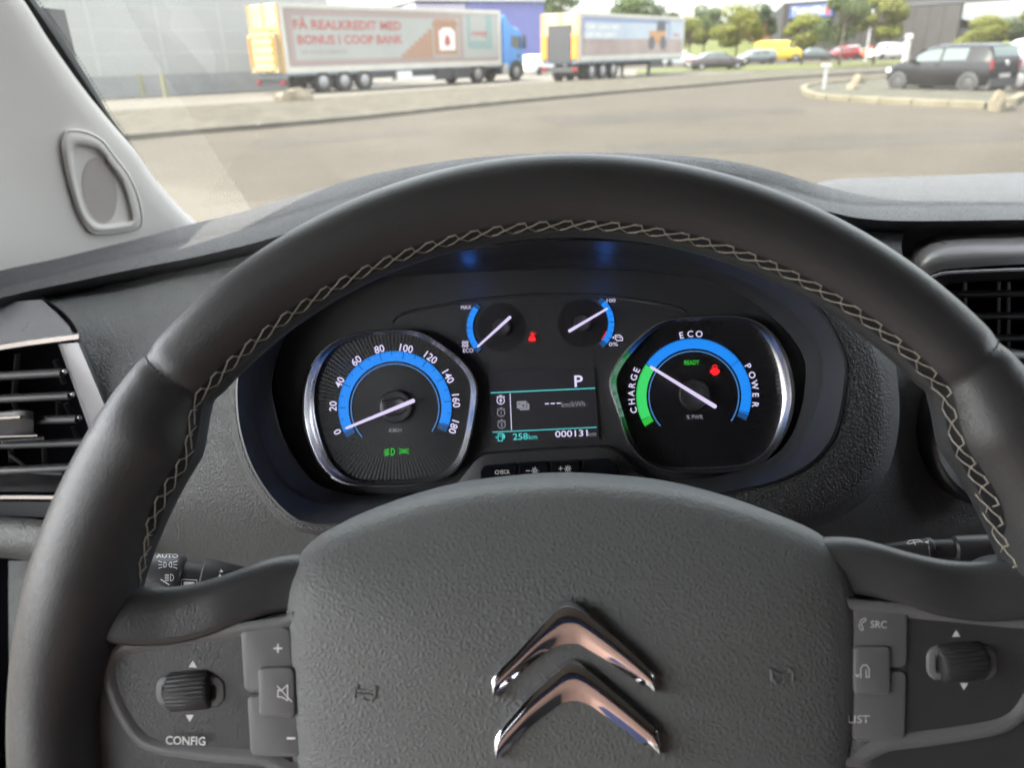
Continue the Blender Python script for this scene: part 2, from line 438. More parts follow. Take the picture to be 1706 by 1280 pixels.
icon(463, 1081, WP, HL + .0017, M['print'], bl[0], 'plus_mark', lines=[[(-6.5, 0), (6.5, 0)], [(0, -6.5), (0, 6.5)]], w=3)
icon(485, 1231, WP, HL + .0017, M['print'], bl[1], 'minus_mark', lines=[[(-6, 0), (6, 0)]], w=4)
icon(474, 1156, WP, HL + .0031, M['print'], bl[2], 'mute_mark', lines=[[(-11, -5), (-5, -5), (5, -14), (5, 12), (-5, 6), (-11, 6), (-11, -5)], [(-12, -12), (12, 14)]], w=2)
# ---- right panel contents
raised(rrect(1545, 1077, 1664, 1136, 20, 4), WP, HL - .002, HL + .0012, M['panel'], panR, 'roller_cradle', .0016, 48, True, .0012)
roller(1562, 1638, 1103, 34, 3, panR)
tri(1593, 1056, 7, 6, WP, HL + .0003, M['print'], panR); tri(1606, 1145, 7, -6, WP, HL + .0003, M['print'], panR)
br = btn_block([(rrect(1422, 1005, 1514, 1114, 12, 5, -.01), HL + .0014, 0), (rrect(1424, 1119, 1512, 1238, 12, 5, -.02), HL + .0014, 0), (rrect(1424, 1078, 1485, 1160, 10, 5), HL + .0028, 0)], panR)
T('SRC', 1464, 1041, 12, -2, WP, HL + .0017, M['print'], br[0], 'lettering', 27, .005)
icon(1437, 1041, WP, HL + .0017, M['print'], br[0], 'phone_mark', lines=[[(4, -10), (-3, -7), (-6, 2), (-3, 10), (1, 9), (0, 4), (-2, 2), (0, -4), (3, -4), (6, -8), (4, -10)]], w=1.4)
T('LIST', 1431, 1199, 13, -1, WP, HL + .0017, M['print'], br[1], 'lettering', 36, .005)
icon(1440, 1119, WP, HL + .0031, M['print'], br[2], 'voice_mark', lines=[[(-14, 6), (-12, 9), (-9, 6)], [(-6, 11), (-6, -4), (-2, -10), (4, -10), (8, -4), (8, 10), (3, 10), (3, -2)]], w=1.8)

# ---- hub pad
half = [(0, 76.5), (20, 75.4), (40, 73), (61, 67.8), (81, 60.6), (91, 55), (96.3, 47), (98.0, 36), (97.2, 8), (94.5, -18), (91.5, -40), (87, -62), (76, -82), (0, -90)]
oc = [Vector((x, y, 0)) for x, y in half] + [Vector((-x, y, 0)) for x, y in half[-2:0:-1]]
oc = cat(oc, 160, True)
prof = [(1.0, -40), (1.0, -15), (.997, -10.5), (.985, -6.2), (.96, -2.8), (.92, -.6), (.85, 1.2), (.74, 3.0), (.58, 4.7), (.42, 5.9), (.25, 6.7), (.1, 7.0)]
topd = lambda y: -9 * sm(30, 78, y * 1000)
rows = [[Vector((p.x * s / 1000, p.y * s / 1000, (h + 4.0 + topd(p.y * s / 1000)) / 1000)) for p in oc] for s, h in prof]
v, f = grid(rows, True); v.append(Vector((0, 0, .0111))); b0 = len(rows) * 160 - 160
f += [(b0 + i, b0 + (i + 1) % 160, len(v) - 1) for i in range(160)]
pad = mk('airbag_cover', v, f, M['pad'], wheel, True, 60)
# embossed horns
def horn(px, py, flip, rot):
    sh = [[(-18, -9), (-14, -5), (-13, -14)], [(-18, -8), (-18, 9)], [(-14, -4), (2, -4), (14, -10), (18, -14)], [(18, -14), (17, 6)], [(-2, 2), (-4, 9), (4, 13), (12, 10), (12, 3)], [(-14, 2), (10, 2), (17, 6)]]
    mb = MB(); c, s_ = math.cos(rad(rot)), math.sin(rad(rot))
    for ln in sh:
        pts = []
        for x, y in ln:
            x *= flip; q = WP.l(px + x * c + y * s_, py - x * s_ + y * c, .0075); rr = math.hypot(q.x, q.y)
            s = max(abs(q.x) / .0975, .001); hh = -.0005
            for (sa, ha), (sb, hb) in zip(prof, prof[1:]):
                if sb <= s <= sa: hh = ((ha + (hb - ha) * (sa - s) / (sa - sb)) + 4.0) / 1000
            pts.append(Vector((q.x, q.y, hh + .0001)))
        mb.tube(pts, .00055, 6, True, .8)
    mb.done('horn_mark', M['pad'], pad)
horn(609, 1156, 1, -2); horn(1303, 1128, -1, 3)
# chrome chevrons
def chevron(outer, inner, h):
    o = cat([WP.l(x, y, h) for x, y in outer], 90); i = cat([WP.l(x, y, h) for x, y in inner], 90)
    rows = []
    for w, hh in ((-.02, -.0035), (0, .0004), (.05, .0019), (.16, .0025), (.34, .0028), (.55, .0025), (.72, .0017), (.88, .0008), (1, .0002), (1.02, -.0035)):
        rows.append([a.lerp(b, w) + Vector((0, 0, hh - .0006 * 0)) for a, b in zip(o, i)])
    v, f = grid(rows); n_ = 90
    for e in (0, n_ - 1): f.append(tuple(r * n_ + e for r in range(len(rows))))
    mk('chevron', v, f, M['chrome'], wheel, True, 35)
chevron([(822, 1163), (818, 1142), (821, 1125), (857, 1088), (890, 1052), (925, 1015), (934, 1009), (945, 1006), (958, 1009), (979, 1022), (1038, 1071), (1085, 1117), (1090, 1130), (1090, 1155)],
        [(823, 1163), (828, 1158), (838, 1147), (878, 1111), (905, 1090), (921, 1081), (935, 1075), (945, 1073), (957, 1073), (969, 1076), (1014, 1104), (1060, 1135), (1085, 1152), (1089, 1156)], .0117)
chevron([(826, 1264), (822, 1240), (827, 1222), (850, 1193), (883, 1156), (930, 1114), (940, 1105), (951, 1101), (963, 1104), (975, 1111), (1014, 1142), (1080, 1200), (1096, 1219), (1099, 1258)],
        [(827, 1265), (834, 1260), (850, 1245), (872, 1222), (897, 1200), (932, 1175), (945, 1170), (958, 1168), (972, 1171), (991, 1181), (1030, 1209), (1065, 1236), (1092, 1256), (1098, 1260)], .0117)
# ================================================================== instrument cluster
KA = math.radians(24)
KP = Plane(aty(905, 650, .41), (1, 0, 0), (0, math.sin(KA), math.cos(KA)))
clu = empty('instrument_cluster', label='lit instrument cluster with two big blue dials and a small dark trip screen', cat='instrument cluster', M=KP.M)
def kl(pts, h): return [KP.l(x, y, h) for x, y in pts]
O1 = [(800, 412), (946, 399), (1093, 407), (1250, 440), (1352, 501), (1405, 586), (1410, 639), (1394, 719), (1360, 767), (1312, 796), (1259, 812), (1150, 830), (905, 850), (650, 868), (560, 877), (506, 875), (473, 855), (436, 810), (408, 754), (393, 680), (400, 600), (450, 520), (560, 455), (680, 428)]
O2 = [(800, 436), (946, 424), (1093, 430), (1235, 470), (1322, 525), (1366, 586), (1367, 640), (1352, 700), (1328, 745), (1295, 772), (1240, 790), (1150, 805), (905, 822), (650, 836), (580, 842), (537, 838), (498, 824), (464, 793), (436, 737), (425, 675), (432, 605), (475, 535), (570, 478), (680, 450)]
O3 = [(800, 452), (946, 446), (1093, 452), (1210, 480), (1290, 530), (1338, 590), (1342, 640), (1330, 700), (1310, 740), (1280, 766), (1235, 784), (1150, 800), (905, 815), (650, 826), (590, 826), (537, 812), (506, 785), (476, 737), (461, 692), (452, 638), (470, 570), (510, 510), (580, 470), (680, 460)]
NP = 160
P1, P2, P3 = (polar(o, 905, 640, NP) for o in (O1, O2, O3))
Z1, Z2, Z3 = .046, .028, .010
mid = lambda a, b, w: [(p[0] * (1 - w) + q[0] * w, p[1] * (1 - w) + q[1] * w) for p, q in zip(a, b)]
rows = [kl(mid(P1, P2, -.06), Z1 - .004), kl(P1, Z1), kl(mid(P1, P2, .10), Z1 + .0004), kl(mid(P1, P2, .9), Z2 + .003), kl(P2, Z2), kl(mid(P2, P3, .08), Z2 - .002), kl(mid(P2, P3, .9), Z3 + .001), kl(P3, Z3), kl(mid(P3, P2, -.05), -.002)]
v, f = grid(rows, True); mk('dial_shroud', v, f, M['satin'], clu, True, 40)
c = kl(mid(P3, P2, -.02), 0.0); c.append(KP.l(905, 640, 0)); mk('face_plate', c, [(i, (i + 1) % NP, NP) for i in range(NP)], M['face'] if 'face' in M else M['fine'], clu, False)
# raised brow on the plate over the dials
bro = [(700, 553), (650, 545), (660, 527), (700, 519), (800, 500), (905, 491), (1000, 492), (1090, 505), (1128, 515), (1140, 519), (1120, 526), (1090, 540)]
top = cat([(x, y, 0) for x, y in [(655, 536), (668, 524), (720, 512), (800, 499), (905, 492), (1000, 493), (1090, 505), (1130, 514), (1142, 520)]], 60)
rows = [[KP.l(p.x, p.y + d, h) for p in top] for d, h in ((-3, .0002), (-1.5, .0012), (0, .0012), (2.5, .0002))]
v, f = grid(rows); mk('plate_ridge', v, f, M['satin'], clu, True, 0)

def bezel(outer, inner, cx, cy, par, name='bezel'):
    def soft(q):
        r = [math.hypot(p[0] - cx, p[1] - cy) for p in q]
        for _ in range(6): r = [(r[i - 1] + 2 * r[i] + r[(i + 1) % len(r)]) / 4 for i in range(len(r))]
        return [(cx + (p[0] - cx) * k / math.hypot(p[0] - cx, p[1] - cy), cy + (p[1] - cy) * k / math.hypot(p[0] - cx, p[1] - cy)) for p, k in zip(q, r)]
    a, b = soft(polar(outer, cx, cy, 160)), soft(polar(inner, cx, cy, 160))
    rows = [kl(a, -.001), kl(a, .0075), kl(mid(a, b, .10), .0090), kl(mid(a, b, .30), .0092), kl(mid(a, b, .55), .0072), kl(mid(a, b, .80), .0048), kl(mid(a, b, .90), .0044), kl(mid(a, b, 1.0), .0034), kl(mid(a, b, 1.0), .0004)]
    v, f = grid(rows, True); return mk(name, v, f, M['satinchrome'], par, True, 45)
def pol(cx, cy, r, a): return (cx + r * math.cos(math.radians(a)), cy - r * math.sin(math.radians(a)))
def arc(cx, cy, r0_, r1_, a0, a1, h, mat, par, name, n=None):
    n = n or max(2, int(abs(a1 - a0) / 2)); rows = []
    for r in (r0_, r1_): rows.append([KP.l(*pol(cx, cy, r, a0 + (a1 - a0) * i / n), h) for i in range(n + 1)])
    v, f = grid(rows); return mk(name, v, f, mat, par, False)
def ticks(cx, cy, lst, h, mat, par, name='tick_marks'):
    mb = MB()
    for a, r0_, r1_, w in lst:
        d = math.degrees(w / 2 / r1_)
        mb.quad(*[KP.l(*pol(cx, cy, r, a + s), h) for r, s in ((r0_, -d), (r1_, -d), (r1_, d), (r0_, d))])
    return mb.done(name, mat, par, False)
def needle(tx, ty, bx, by, wt, wb, h, par):
    dx, dy = tx - bx, ty - by; Ln = math.hypot(dx, dy); ux, uy = dx / Ln, dy / Ln; nx, ny = -uy, ux
    sec = [(0, .55), (.02, 1), (.5, 1), (.97, 1), (1, .5)]
    mb = MB(); rows = []
    for t, k in sec:
        w = (wb + (wt - wb) * t) / 2 * k; x, y = bx + dx * t, by + dy * t
        rows.append([KP.l(x + nx * w, y + ny * w, h), KP.l(x + nx * w * .6, y + ny * w * .6, h + .0010), KP.l(x - nx * w * .6, y - ny * w * .6, h + .0010), KP.l(x - nx * w, y - ny * w, h)])
    v, f = grid(rows, True); f += [(0, 1, 2, 3), tuple(len(v) - 4 + i for i in (3, 2, 1, 0))]
    return mk('needle', v, f, M['needle'], par, False)
def hub(cx, cy, r, h, par):
    rows = []
    for rr, hh in ((1, 0), (.98, h * .8), (.9, h), (.5, h), (.42, h * .9)):
        rows.append([KP.l(*pol(cx, cy, r * rr, a * 9), hh) for a in range(40)])
    v, f = grid(rows, True); f.append(tuple(range(len(v) - 40, len(v)))); return mk('needle_hub', v, f, M['satin'], par, True, 40)
def fluted(name, n, rough, col, amp):
    """dial face turned with fine radial flutes"""
    mt = princ(name, col, rough, 0, .6); b = mt.node_tree.nodes['Principled BSDF']
    tc = N(mt, 'ShaderNodeTexCoord'); sp = N(mt, 'ShaderNodeSeparateXYZ'); L(mt, tc.outputs['Object'], sp.inputs[0])
    at = N(mt, 'ShaderNodeMath', operation='ARCTAN2'); L(mt, sp.outputs[1], at.inputs[0]); L(mt, sp.outputs[0], at.inputs[1])
    mu = N(mt, 'ShaderNodeMath', operation='MULTIPLY'); mu.inputs[1].default_value = n; L(mt, at.outputs[0], mu.inputs[0])
    si = N(mt, 'ShaderNodeMath', operation='SINE'); L(mt, mu.outputs[0], si.inputs[0])
    bu = N(mt, 'ShaderNodeBump'); bu.inputs['Strength'].default_value = amp; bu.inputs['Distance'].default_value = .0006
    L(mt, si.outputs[0], bu.inputs['Height']); L(mt, bu.outputs[0], b.inputs['Normal']); return mt
M['flute'] = fluted('fluted_dial', 120, .42, (.022, .023, .025), .10)
M['flute2'] = fluted('fluted_dial_dark', 120, .40, (.012, .012, .014), .12)
def dial(name, inner, cx, cy, label, mat):
    """dial face; its own origin is the needle axis, so the flutes run from there"""
    o = KP.l(cx, cy, .0003); pts = [KP.l(x, y, .0003) - o for x, y in polar(inner, cx, cy, 120)]
    rows = [[p * s for p in pts] for s in (1, .6, .35, .12)]; v, f = grid(rows, True); f.append(tuple(range(len(v) - 120, len(v))))
    d = mk(name, v, f, mat, clu, False); d.location = o; d['label'] = label
    return d
class Sub:                                # children of a dial keep cluster coordinates
    pass
def under(d, *obs):
    for ob in obs:
        if ob is None: continue
        ob.parent = d; ob.data.transform(Matrix.Translation(-d.location))

# ---- speedometer
SO = [(572, 561), (590, 556), (620, 552), (666, 549), (692, 551), (710, 557), (741, 577), (773, 603), (791, 627), (797, 647), (795, 680), (784, 737), (771, 772), (749, 794), (719, 806), (675, 812), (609, 812), (572, 808), (544, 794), (522, 765), (504, 715), (501, 676), (506, 634), (522, 599), (544, 575)]
SI = [(577, 570), (597, 563), (622, 560), (668, 557), (690, 560), (719, 573), (752, 597), (777, 625), (784, 647), (780, 689), (771, 737), (756, 770), (736, 788), (697, 799), (631, 802), (590, 800), (563, 783), (542, 752), (528, 706), (524, 676), (527, 638), (540, 603), (556, 582)]
sc_, sy_ = 658, 679.5
sp = dial('speed_dial', SI, sc_, sy_, 'speed dial marked 0 to 180', M['flute'])
H1 = .0010
under(sp, bezel(SO, SI, 650, 682, None),
      arc(sc_, sy_, 77.5, 94.5, 206, -19, H1, M['blue'], None, 'scale_band'),
      arc(sc_, sy_, 77.5, 94.5, 212, 206, H1, M['bluefade'], None, 'scale_band_end'), arc(sc_, sy_, 77.5, 94.5, -19, -25.5, H1, M['bluefade'], None, 'scale_band_end'),
      arc(sc_, sy_, 72.2, 74.2, 222, -33, H1, M['bluel'], None, 'inner_line'))
A0 = 205.0
tk = [(A0 - 24.8 * i, 82 if i % 1 else 82, 94.6, 1.1) for i in range(10)] + [(A0 - 12.4 - 24.8 * i, 87, 94.6, .9) for i in range(9)] + [(A0 - 2.48 * i, 91.5, 94.6, .6) for i in range(91)]
under(sp, ticks(sc_, sy_, tk, H1 + .0003, M['black'], None))
for i, (x, y) in enumerate([(562, 720), (554.7, 677), (565.6, 637), (593.6, 601), (632, 581.6), (677, 580.5), (717.7, 595.8), (747, 627.5), (760, 668), (756, 711.7)]):
    under(sp, T(str(20 * i), x, y, 12.0, math.degrees(math.atan2(sy_ - y, x - sc_)) - 90 - 0, KP, H1, M['num'], None, 'numeral', None, .012))
under(sp, hub(sc_ + .5, sy_ - 1.5, 28, .004, None), needle(575, 714.5, 691, 667, 4.2, 7.0, .0062, None))
under(sp, icon(658, 677, KP, .0044, M['black'], None, 'hub_mark', lines=[[(-20, -8), (8, -14), (18, -8)], [(18, 6), (8, 13), (-14, 16), (-20, 8)]], w=4))
under(sp, T('KM/H', 659, 717, 7, 1, KP, H1, M['numdim'], None, 'lettering', 21))
under(sp, icon(649, 753, KP, H1, M['lampg'], None, 'low_beam_lamp', lines=[circ(3, 0, 5.5, 12, -90, 90) + [(3, -5.5)]] + [[(-1, -4.5 + 3 * i), (-8, -2.5 + 3 * i)] for i in range(4)], w=1.7))
under(sp, icon(673, 752, KP, H1, M['lampg'], None, 'side_light_lamp', lines=[circ(-3, 0, 3, 10, -90, 90) + [(-3, -3)], circ(3.5, 0, 3, 10, 90, 270) + [(3.5, 3)]] + [[(-4.5, -3 + 3 * i), (-8, -4.5 + 4.5 * i)] for i in range(3)] + [[(5, -3 + 3 * i), (8, -4.5 + 4.5 * i)] for i in range(3)], w=1.3))
# ---- power dial
PO = [(1153, 528), (1219, 526), (1254, 532), (1286, 552), (1312, 592), (1325, 645), (1323, 682), (1309, 724), (1288, 756), (1262, 778), (1219, 787), (1153, 790), (1108, 786), (1073, 770), (1046, 738), (1030, 693), (1015, 650), (1012, 637), (1020, 613), (1046, 578), (1086, 544), (1113, 532)]
PI_ = [(1129, 537), (1175, 535), (1219, 535), (1251, 541), (1275, 565), (1293, 608), (1302, 661), (1296, 706), (1280, 743), (1256, 765), (1227, 774), (1150, 778), (1108, 776), (1081, 767), (1057, 738), (1039, 687), (1029, 650), (1028, 629), (1045, 600), (1078, 562), (1108, 541)]
pc, py_ = 1156, 660
pw = dial('power_dial', PI_, pc, py_, 'power dial marked CHARGE, ECO and POWER', M['flute2'])
under(pw, bezel(PO, PI_, 1165, 660, None),
      arc(pc, py_, 79, 96, 146.5, -19, H1, M['blue'], None, 'eco_power_band'), arc(pc, py_, 79, 96, -19, -25, H1, M['bluefade'], None, 'scale_band_end'),
      arc(pc, py_, 79, 96, 206, 146.5, H1, M['green'], None, 'charge_band'), arc(pc, py_, 79, 96, 212, 206, H1, M['lampg'], None, 'scale_band_end'),
      arc(pc, py_, 73.8, 75.8, 222, -34, H1, M['bluel'], None, 'inner_line'),
      ticks(pc, py_, [(146.5, 79, 96.2, 1.1), (38.5, 80, 96.2, 1.1), (-17.5, 80, 96.2, 1.1), (205, 80, 96.2, 1.1)] + [(204 - 2.3 * i, 93.5, 96.2, .6) for i in range(97)], H1 + .0003, M['black'], None))
for ch, x, y in [('C', 1055.7, 683.8), ('H', 1052.3, 669.5), ('A', 1051.6, 655.5), ('R', 1053, 641.8), ('G', 1055.9, 629), ('E', 1060.5, 616.6), ('E', 1135.4, 558.6), ('C', 1150, 556.5), ('O', 1164.8, 556.6), ('P', 1246.5, 610.5), ('O', 1253.2, 625), ('W', 1257.6, 641.5), ('E', 1259, 658.5), ('R', 1258.5, 675)]:
    under(pw, T(ch, x, y, 10.5, math.degrees(math.atan2(py_ - y, x - pc)) - 90, KP, H1, M['num'], None, 'lettering', None, .012))
under(pw, hub(1158, 658, 27, .0045, None), needle(1083, 610.7, 1193.5, 679, 4.5, 7.0, .0066, None))
under(pw, T('READY', 1152.6, 604, 7.5, 1.5, KP, H1, M['lampg'], None, 'ready_lamp', 25))
under(pw, icon(1191, 617, KP, H1, M['lampr'], None, 'brake_lamp', polys=[circ(0, 2, 7, 14), [(-8, -1), (8, -1), (8, 5), (-8, 5)]], lines=[circ(0, -5, 3.6, 12, 180, 360)], w=1.8))
under(pw, T('% PWR', 1157.5, 695, 7, 1, KP, H1, M['numdim'], None, 'lettering', 28))
# ---- small dials
def small(name, cx, cy, r, rin, a0, a1, f0, f1, nd, label, tks):
    d = dial(name, [(cx + 40 * math.cos(q), cy - 40 * math.sin(q)) for q in [i * .3142 for i in range(20)]], cx, cy, label, M['flute2'])
    under(d, arc(cx, cy, rin, r, a0, a1, H1, M['blue'], None, 'scale_band'), arc(cx, cy, rin, r, f0, a0, H1, M['bluefade'], None, 'scale_band_end'), arc(cx, cy, rin, r, a1, f1, H1, M['bluefade'], None, 'scale_band_end'),
          ticks(cx, cy, tks, H1 + .0003, M['black'], None), hub(cx + 1, cy, 15, .003, None), needle(*nd, 3.4, 5.4, .0052, None))
    return d
cl_ = small('climate_dial', 835.5, 545.5, 58, 48, 143, 219, 136, 227, (795, 578.5, 851, 527.5), 'small dial marked MAX and ECO', [(142, 48, 58, 1), (181, 48, 58, 1), (219, 48, 58, 1)] + [(142 + 9.6 * i, 54, 58, .7) for i in range(8)])
ba_ = small('charge_level_dial', 969.7, 538.5, 53.8, 43.8, 45, -41, 53.5, -50, (1013, 513.5, 947, 552.5), 'small dial marked 100 and 0%', [(45, 44, 54, 1), (2, 44, 54, 1), (-40, 44, 54, 1)] + [(45 - 10.6 * i, 50, 54, .7) for i in range(9)])
under(ba_, arc(969.7, 538.5, 41.6, 43.0, -18, -40, H1, M['lampr'], None, 'reserve_mark'))
under(cl_, T('MAX', 776.5, 512, 6.2, 2, KP, H1, M['num'], None, 'lettering', 17, 0), T('ECO', 780, 584, 6.8, 2, KP, H1, M['num'], None, 'lettering', 17, 0),
      icon(775, 573.5, KP, H1, M['num'], None, 'fan_mark', lines=[circ(x, y, 2.1, 8) for x, y in ((-2.8, -2.8), (2.8, -2.8), (-2.8, 2.8), (2.8, 2.8))], w=1.1))
under(ba_, T('100', 1018, 500.5, 5.8, 2, KP, H1, M['num'], None, 'lettering', 14.5, 0), T('0%', 1022, 573.5, 6.4, 2, KP, H1, M['num'], None, 'lettering', 15, 0),
      icon(1030, 562.5, KP, H1, M['num'], None, 'battery_mark', lines=[[(-5, -4), (3, -4), (7, 0), (7, 5), (-2, 5), (-5, 2), (-5, -4)], [(-3, -1), (0, -1)], [(2, -1), (4, 1)]], polys=[[(-11, 0), (-7, -2), (-7, 2)]], w=1.4))
icon(886.6, 561, KP, H1, M['lampr'], clu, 'seat_belt_lamp', polys=[[(-4, -1), (4, -1), (6.5, 5), (5, 8), (-5, 8), (-6.5, 5)], circ(0, -4.5, 3, 10)], lines=[[(6, -6), (-3, 4)]], w=1.4)
# ---- trip screen
scr = mk('trip_screen', *(lambda q: ([KP.l(x, y, h) for h in (.0002, .0012) for x, y in q] , [(0, 1, 5, 4), (1, 2, 6, 5), (2, 3, 7, 6), (3, 0, 4, 7), (4, 5, 6, 7)]))([(814.6, 618.5), (990, 611.5), (998, 733), (820, 740)]), M['screen'], clu, False)
HS = .0016
def seg(x0, y0, x1, y1, w, mat, name): icon(0, 0, KP, HS, mat, scr, name, lines=[[(x0, y0), (x1, y1)]], w=w)
seg(818, 654.8, 990.6, 647, 1.8, M['cyan'], 'screen_line'); seg(821, 720.4, 993.6, 712.3, 1.5, M['cyan'], 'screen_line'); seg(849.8, 656, 852.2, 716.6, 1.3, M['num'], 'screen_divider')
T('P', 964, 635, 19, 2.3, KP, HS, M['num'], scr, 'lettering', 14, .015)
icon(921, 672.5, KP, HS, M['num'], scr, 'dashes', lines=[[(-12.5, .6), (-7, .35)], [(-2.7, .15), (2.7, -.1)], [(7, -.3), (12.5, -.5)]], w=2)
T('km/kWh', 955, 673.5, 9.5, 2.3, KP, HS, M['grey'], scr, 'lettering', 39, 0.0)
icon(871, 674, KP, HS, M['grey'], scr, 'battery_mark', polys=[[(-10, -5), (6, -6), (6, 6), (-10, 7)], [(-7, 7.4), (7, 6.4), (7, -4), (11, 0), (11, 9), (-3, 10)]])
icon(870, 674, KP, HS + .0002, M['screen'], scr, 'battery_terminals', lines=[[(-7, -1), (-3, -1)], [(0, 2), (4, 2)], [(2, 0), (2, 4)]], w=1.2)
for x, y, ch, mt in ((834.2, 667.5, 'z', 'num'), (834.9, 688, '1', 'grey'), (835.7, 708, '2', 'grey')):
    icon(x, y, KP, HS, M[mt], scr, 'stopwatch_mark', lines=[circ(0, 0, 6.2, 16), [(-2, -8.3), (2, -8.3)], [(-6.5, -5.5), (-4.5, -7)], [(6.5, -5.5), (4.5, -7)]] + ([[(1, -4), (-2, .5), (2, -.5), (-1, 4)]] if ch == 'z' else []), w=1.3)
    if ch != 'z': T(ch, x, y, 6, 2, KP, HS, M[mt], scr, 'lettering')
icon(834, 729, KP, HS, M['cyan'], scr, 'pump_mark', lines=[[(-4, -6), (3, -6), (3, 6), (-4, 6), (-4, -6)], [(-2, -2), (1, -2)], [(3, 1), (6, 2), (7, -2), (5, -6)], [(5, -5), (5, 1)]], polys=[[(-9, 0), (-6, -2), (-6, 2)]], w=1.5)
T('258', 867, 727.5, 10.5, 2.3, KP, HS, M['cyan'], scr, 'lettering', 25, .012); T('km', 888, 728, 8.5, 2.3, KP, HS, M['cyan'], scr, 'lettering', 14, 0)
T('000131', 952, 722.5, 10.5, 2.5, KP, HS, M['num'], scr, 'lettering', 54, .008); T('km', 986.5, 723, 8, 2.5, KP, HS, M['grey'], scr, 'lettering', 13, 0)
# ---- button row under the screen
trap = [(748, 812), (762, 800), (790, 765), (806, 756), (830, 752), (985, 742), (1012, 744), (1032, 752), (1062, 785), (1078, 796), (1090, 812)]
tr = cat([(x, y, 0) for x, y in trap], 80)
rows = [[KP.l(p.x, p.y, .0003) for p in tr], [KP.l(905 + (p.x - 905) * .985, 900 + (p.y - 900) * .975, .0060) for p in tr], [KP.l(905 + (p.x - 905) * .95, 900 + (p.y - 900) * .93, .0070) for p in tr], [KP.l(905 + (p.x - 905) * .90, 900 + (p.y - 900) * .83, .0085) for p in tr], [KP.l(905 + (p.x - 905) * .88, 912, .0090) for p in tr]]
v, f = grid(rows); mk('button_surround', v, f, M['satin'], clu, True, 40)
def cbtn(x0, x1, yl, yr, rl, rr):
    y0 = lambda x: yl + (yr - yl) * (x - x0) / (x1 - x0)
    pts = []
    for i in range(7):
        a = rad(180 - 15 * i); pts.append((x0 + rl + rl * math.cos(a), y0(x0) + rl - rl * math.sin(a)))
    for i in range(7):
        a = rad(90 - 15 * i); pts.append((x1 - rr + rr * math.cos(a), y0(x1) + rr - rr * math.sin(a)))
    pts += [(x1, y0(x1) + 40), (x0, y0(x0) + 40)]
    p3 = [KP.l(x, y, .0115) for x, y in pts]
    Z = lambda q, h: [Vector((p.x, p.y, h)) for p in q]
    rows = [Z(p3, .004), Z(p3, .0108), Z(inset(p3, .0008), .0118)]
    v, f = grid(rows, True); n_ = len(p3); f.append(tuple(range(len(v) - n_, len(v))))
    return mk('button', v, f, M['gloss'], clu, True, 40)
b1 = cbtn(799.5, 861.5, 776, 771.5, 14, 2); b2 = cbtn(863.5, 913.5, 771.5, 769, 2, 2); b3 = cbtn(916.5, 966.5, 769, 766.5, 2, 2); b4 = cbtn(969, 1031, 766.5, 765, 2, 22)
HB = .0121
T('CHECK', 837, 786.8, 6.6, 2.5, KP, HB, M['print'], b1, 'lettering', 25, .012)
def sunm(x, y, b, sg):
    icon(x, y, KP, HB, M['print'], b, 'dimmer_mark', lines=[circ(6, 0, 2.4, 10)] + [[(6 + 4 * math.cos(rad(q)), 4 * math.sin(rad(q))), (6 + 6 * math.cos(rad(q)), 6 * math.sin(rad(q)))] for q in range(0, 360, 45)] + [[(-9, 0), (-3, 0)]] + ([[(-6, -3.4), (-6, 3.4)]] if sg else []), w=1.3)
sunm(885.5, 784.8, b2, 0); sunm(940, 781.5, b3, 1)
# added blue point lights imitating the dials' glow and reflections under the brow
for i, (x, y, e) in enumerate(((785, 474, .00016), (1008, 470, .00016), (560, 610, .00006))):
    ld = bpy.data.lights.new('blue_glow_fill', 'POINT'); ld.energy = e; ld.color = (.03, .22, 1); ld.shadow_soft_size = .004
    lo = bpy.data.objects.new('blue_glow_fill', ld); COL.objects.link(lo); lo.parent = clu; lo.location = KP.l(x, y, .014)
# ================================================================== dashboard
DO = Vector((.03, .55, 1.25))
dash = empty('dashboard', DO, 'grained dark grey dashboard with a curved hood over the dials', 'dashboard')
ridge = [(-140, 500, .60), (-60, 472, .63), (0, 451, .66), (90, 432, .71), (160, 415, .75), (240, 395, .78), (320, 373, .78), (400, 354, .74), (480, 330, .70), (550, 309, .66), (620, 290, .62), (740, 268, .56), (850, 258, .53), (960, 254, .52), (1080, 256, .52), (1180, 263, .53), (1250, 275, .55), (1300, 287, .58), (1350, 303, .62), (1400, 316, .66), (1440, 321, .69), (1500, 321, .71), (1706, 318, .73), (1900, 314, .75), (2300, 298, .77), (2900, 272, .80)]
crease = [(-140, 520, .575), (-60, 496, .60), (0, 478, .62), (90, 456, .66), (160, 437, .69), (240, 419, .71), (320, 397, .70), (417, 374, .66), (480, 354, .63), (540, 336, .60), (622, 315, .57), (740, 292, .52), (850, 280, .495), (960, 277, .485), (1080, 279, .485), (1180, 286, .50), (1240, 295, .52), (1290, 306, .55), (1362, 328, .59), (1410, 336, .61), (1450, 339, .63), (1520, 339, .65), (1706, 337, .66), (1900, 334, .68), (2300, 320, .70), (2900, 296, .73)]
face = [(-140, 530, .545), (-60, 512, .56), (0, 497, .575), (62, 482, .60), (130, 468, .62), (195, 454, .63), (260, 441, .63), (312, 431, .62), (370, 418, .605), (430, 403, .585), (500, 383, .555), (600, 356, .52), (740, 325, .475), (850, 313, .455), (960, 310, .445), (1080, 312, .45), (1180, 320, .46), (1240, 328, .48), (1310, 339, .51), (1378, 352, .54), (1430, 363, .56), (1510, 368, .58), (1706, 366, .59), (1900, 364, .60), (2300, 350, .62), (2900, 326, .65)]
nn_ = 170
R0 = cat([aty(*p) for p in ridge], nn_); R1 = cat([aty(*p) for p in crease], nn_); R2 = cat([aty(*p) for p in face], nn_)
V3 = Vector
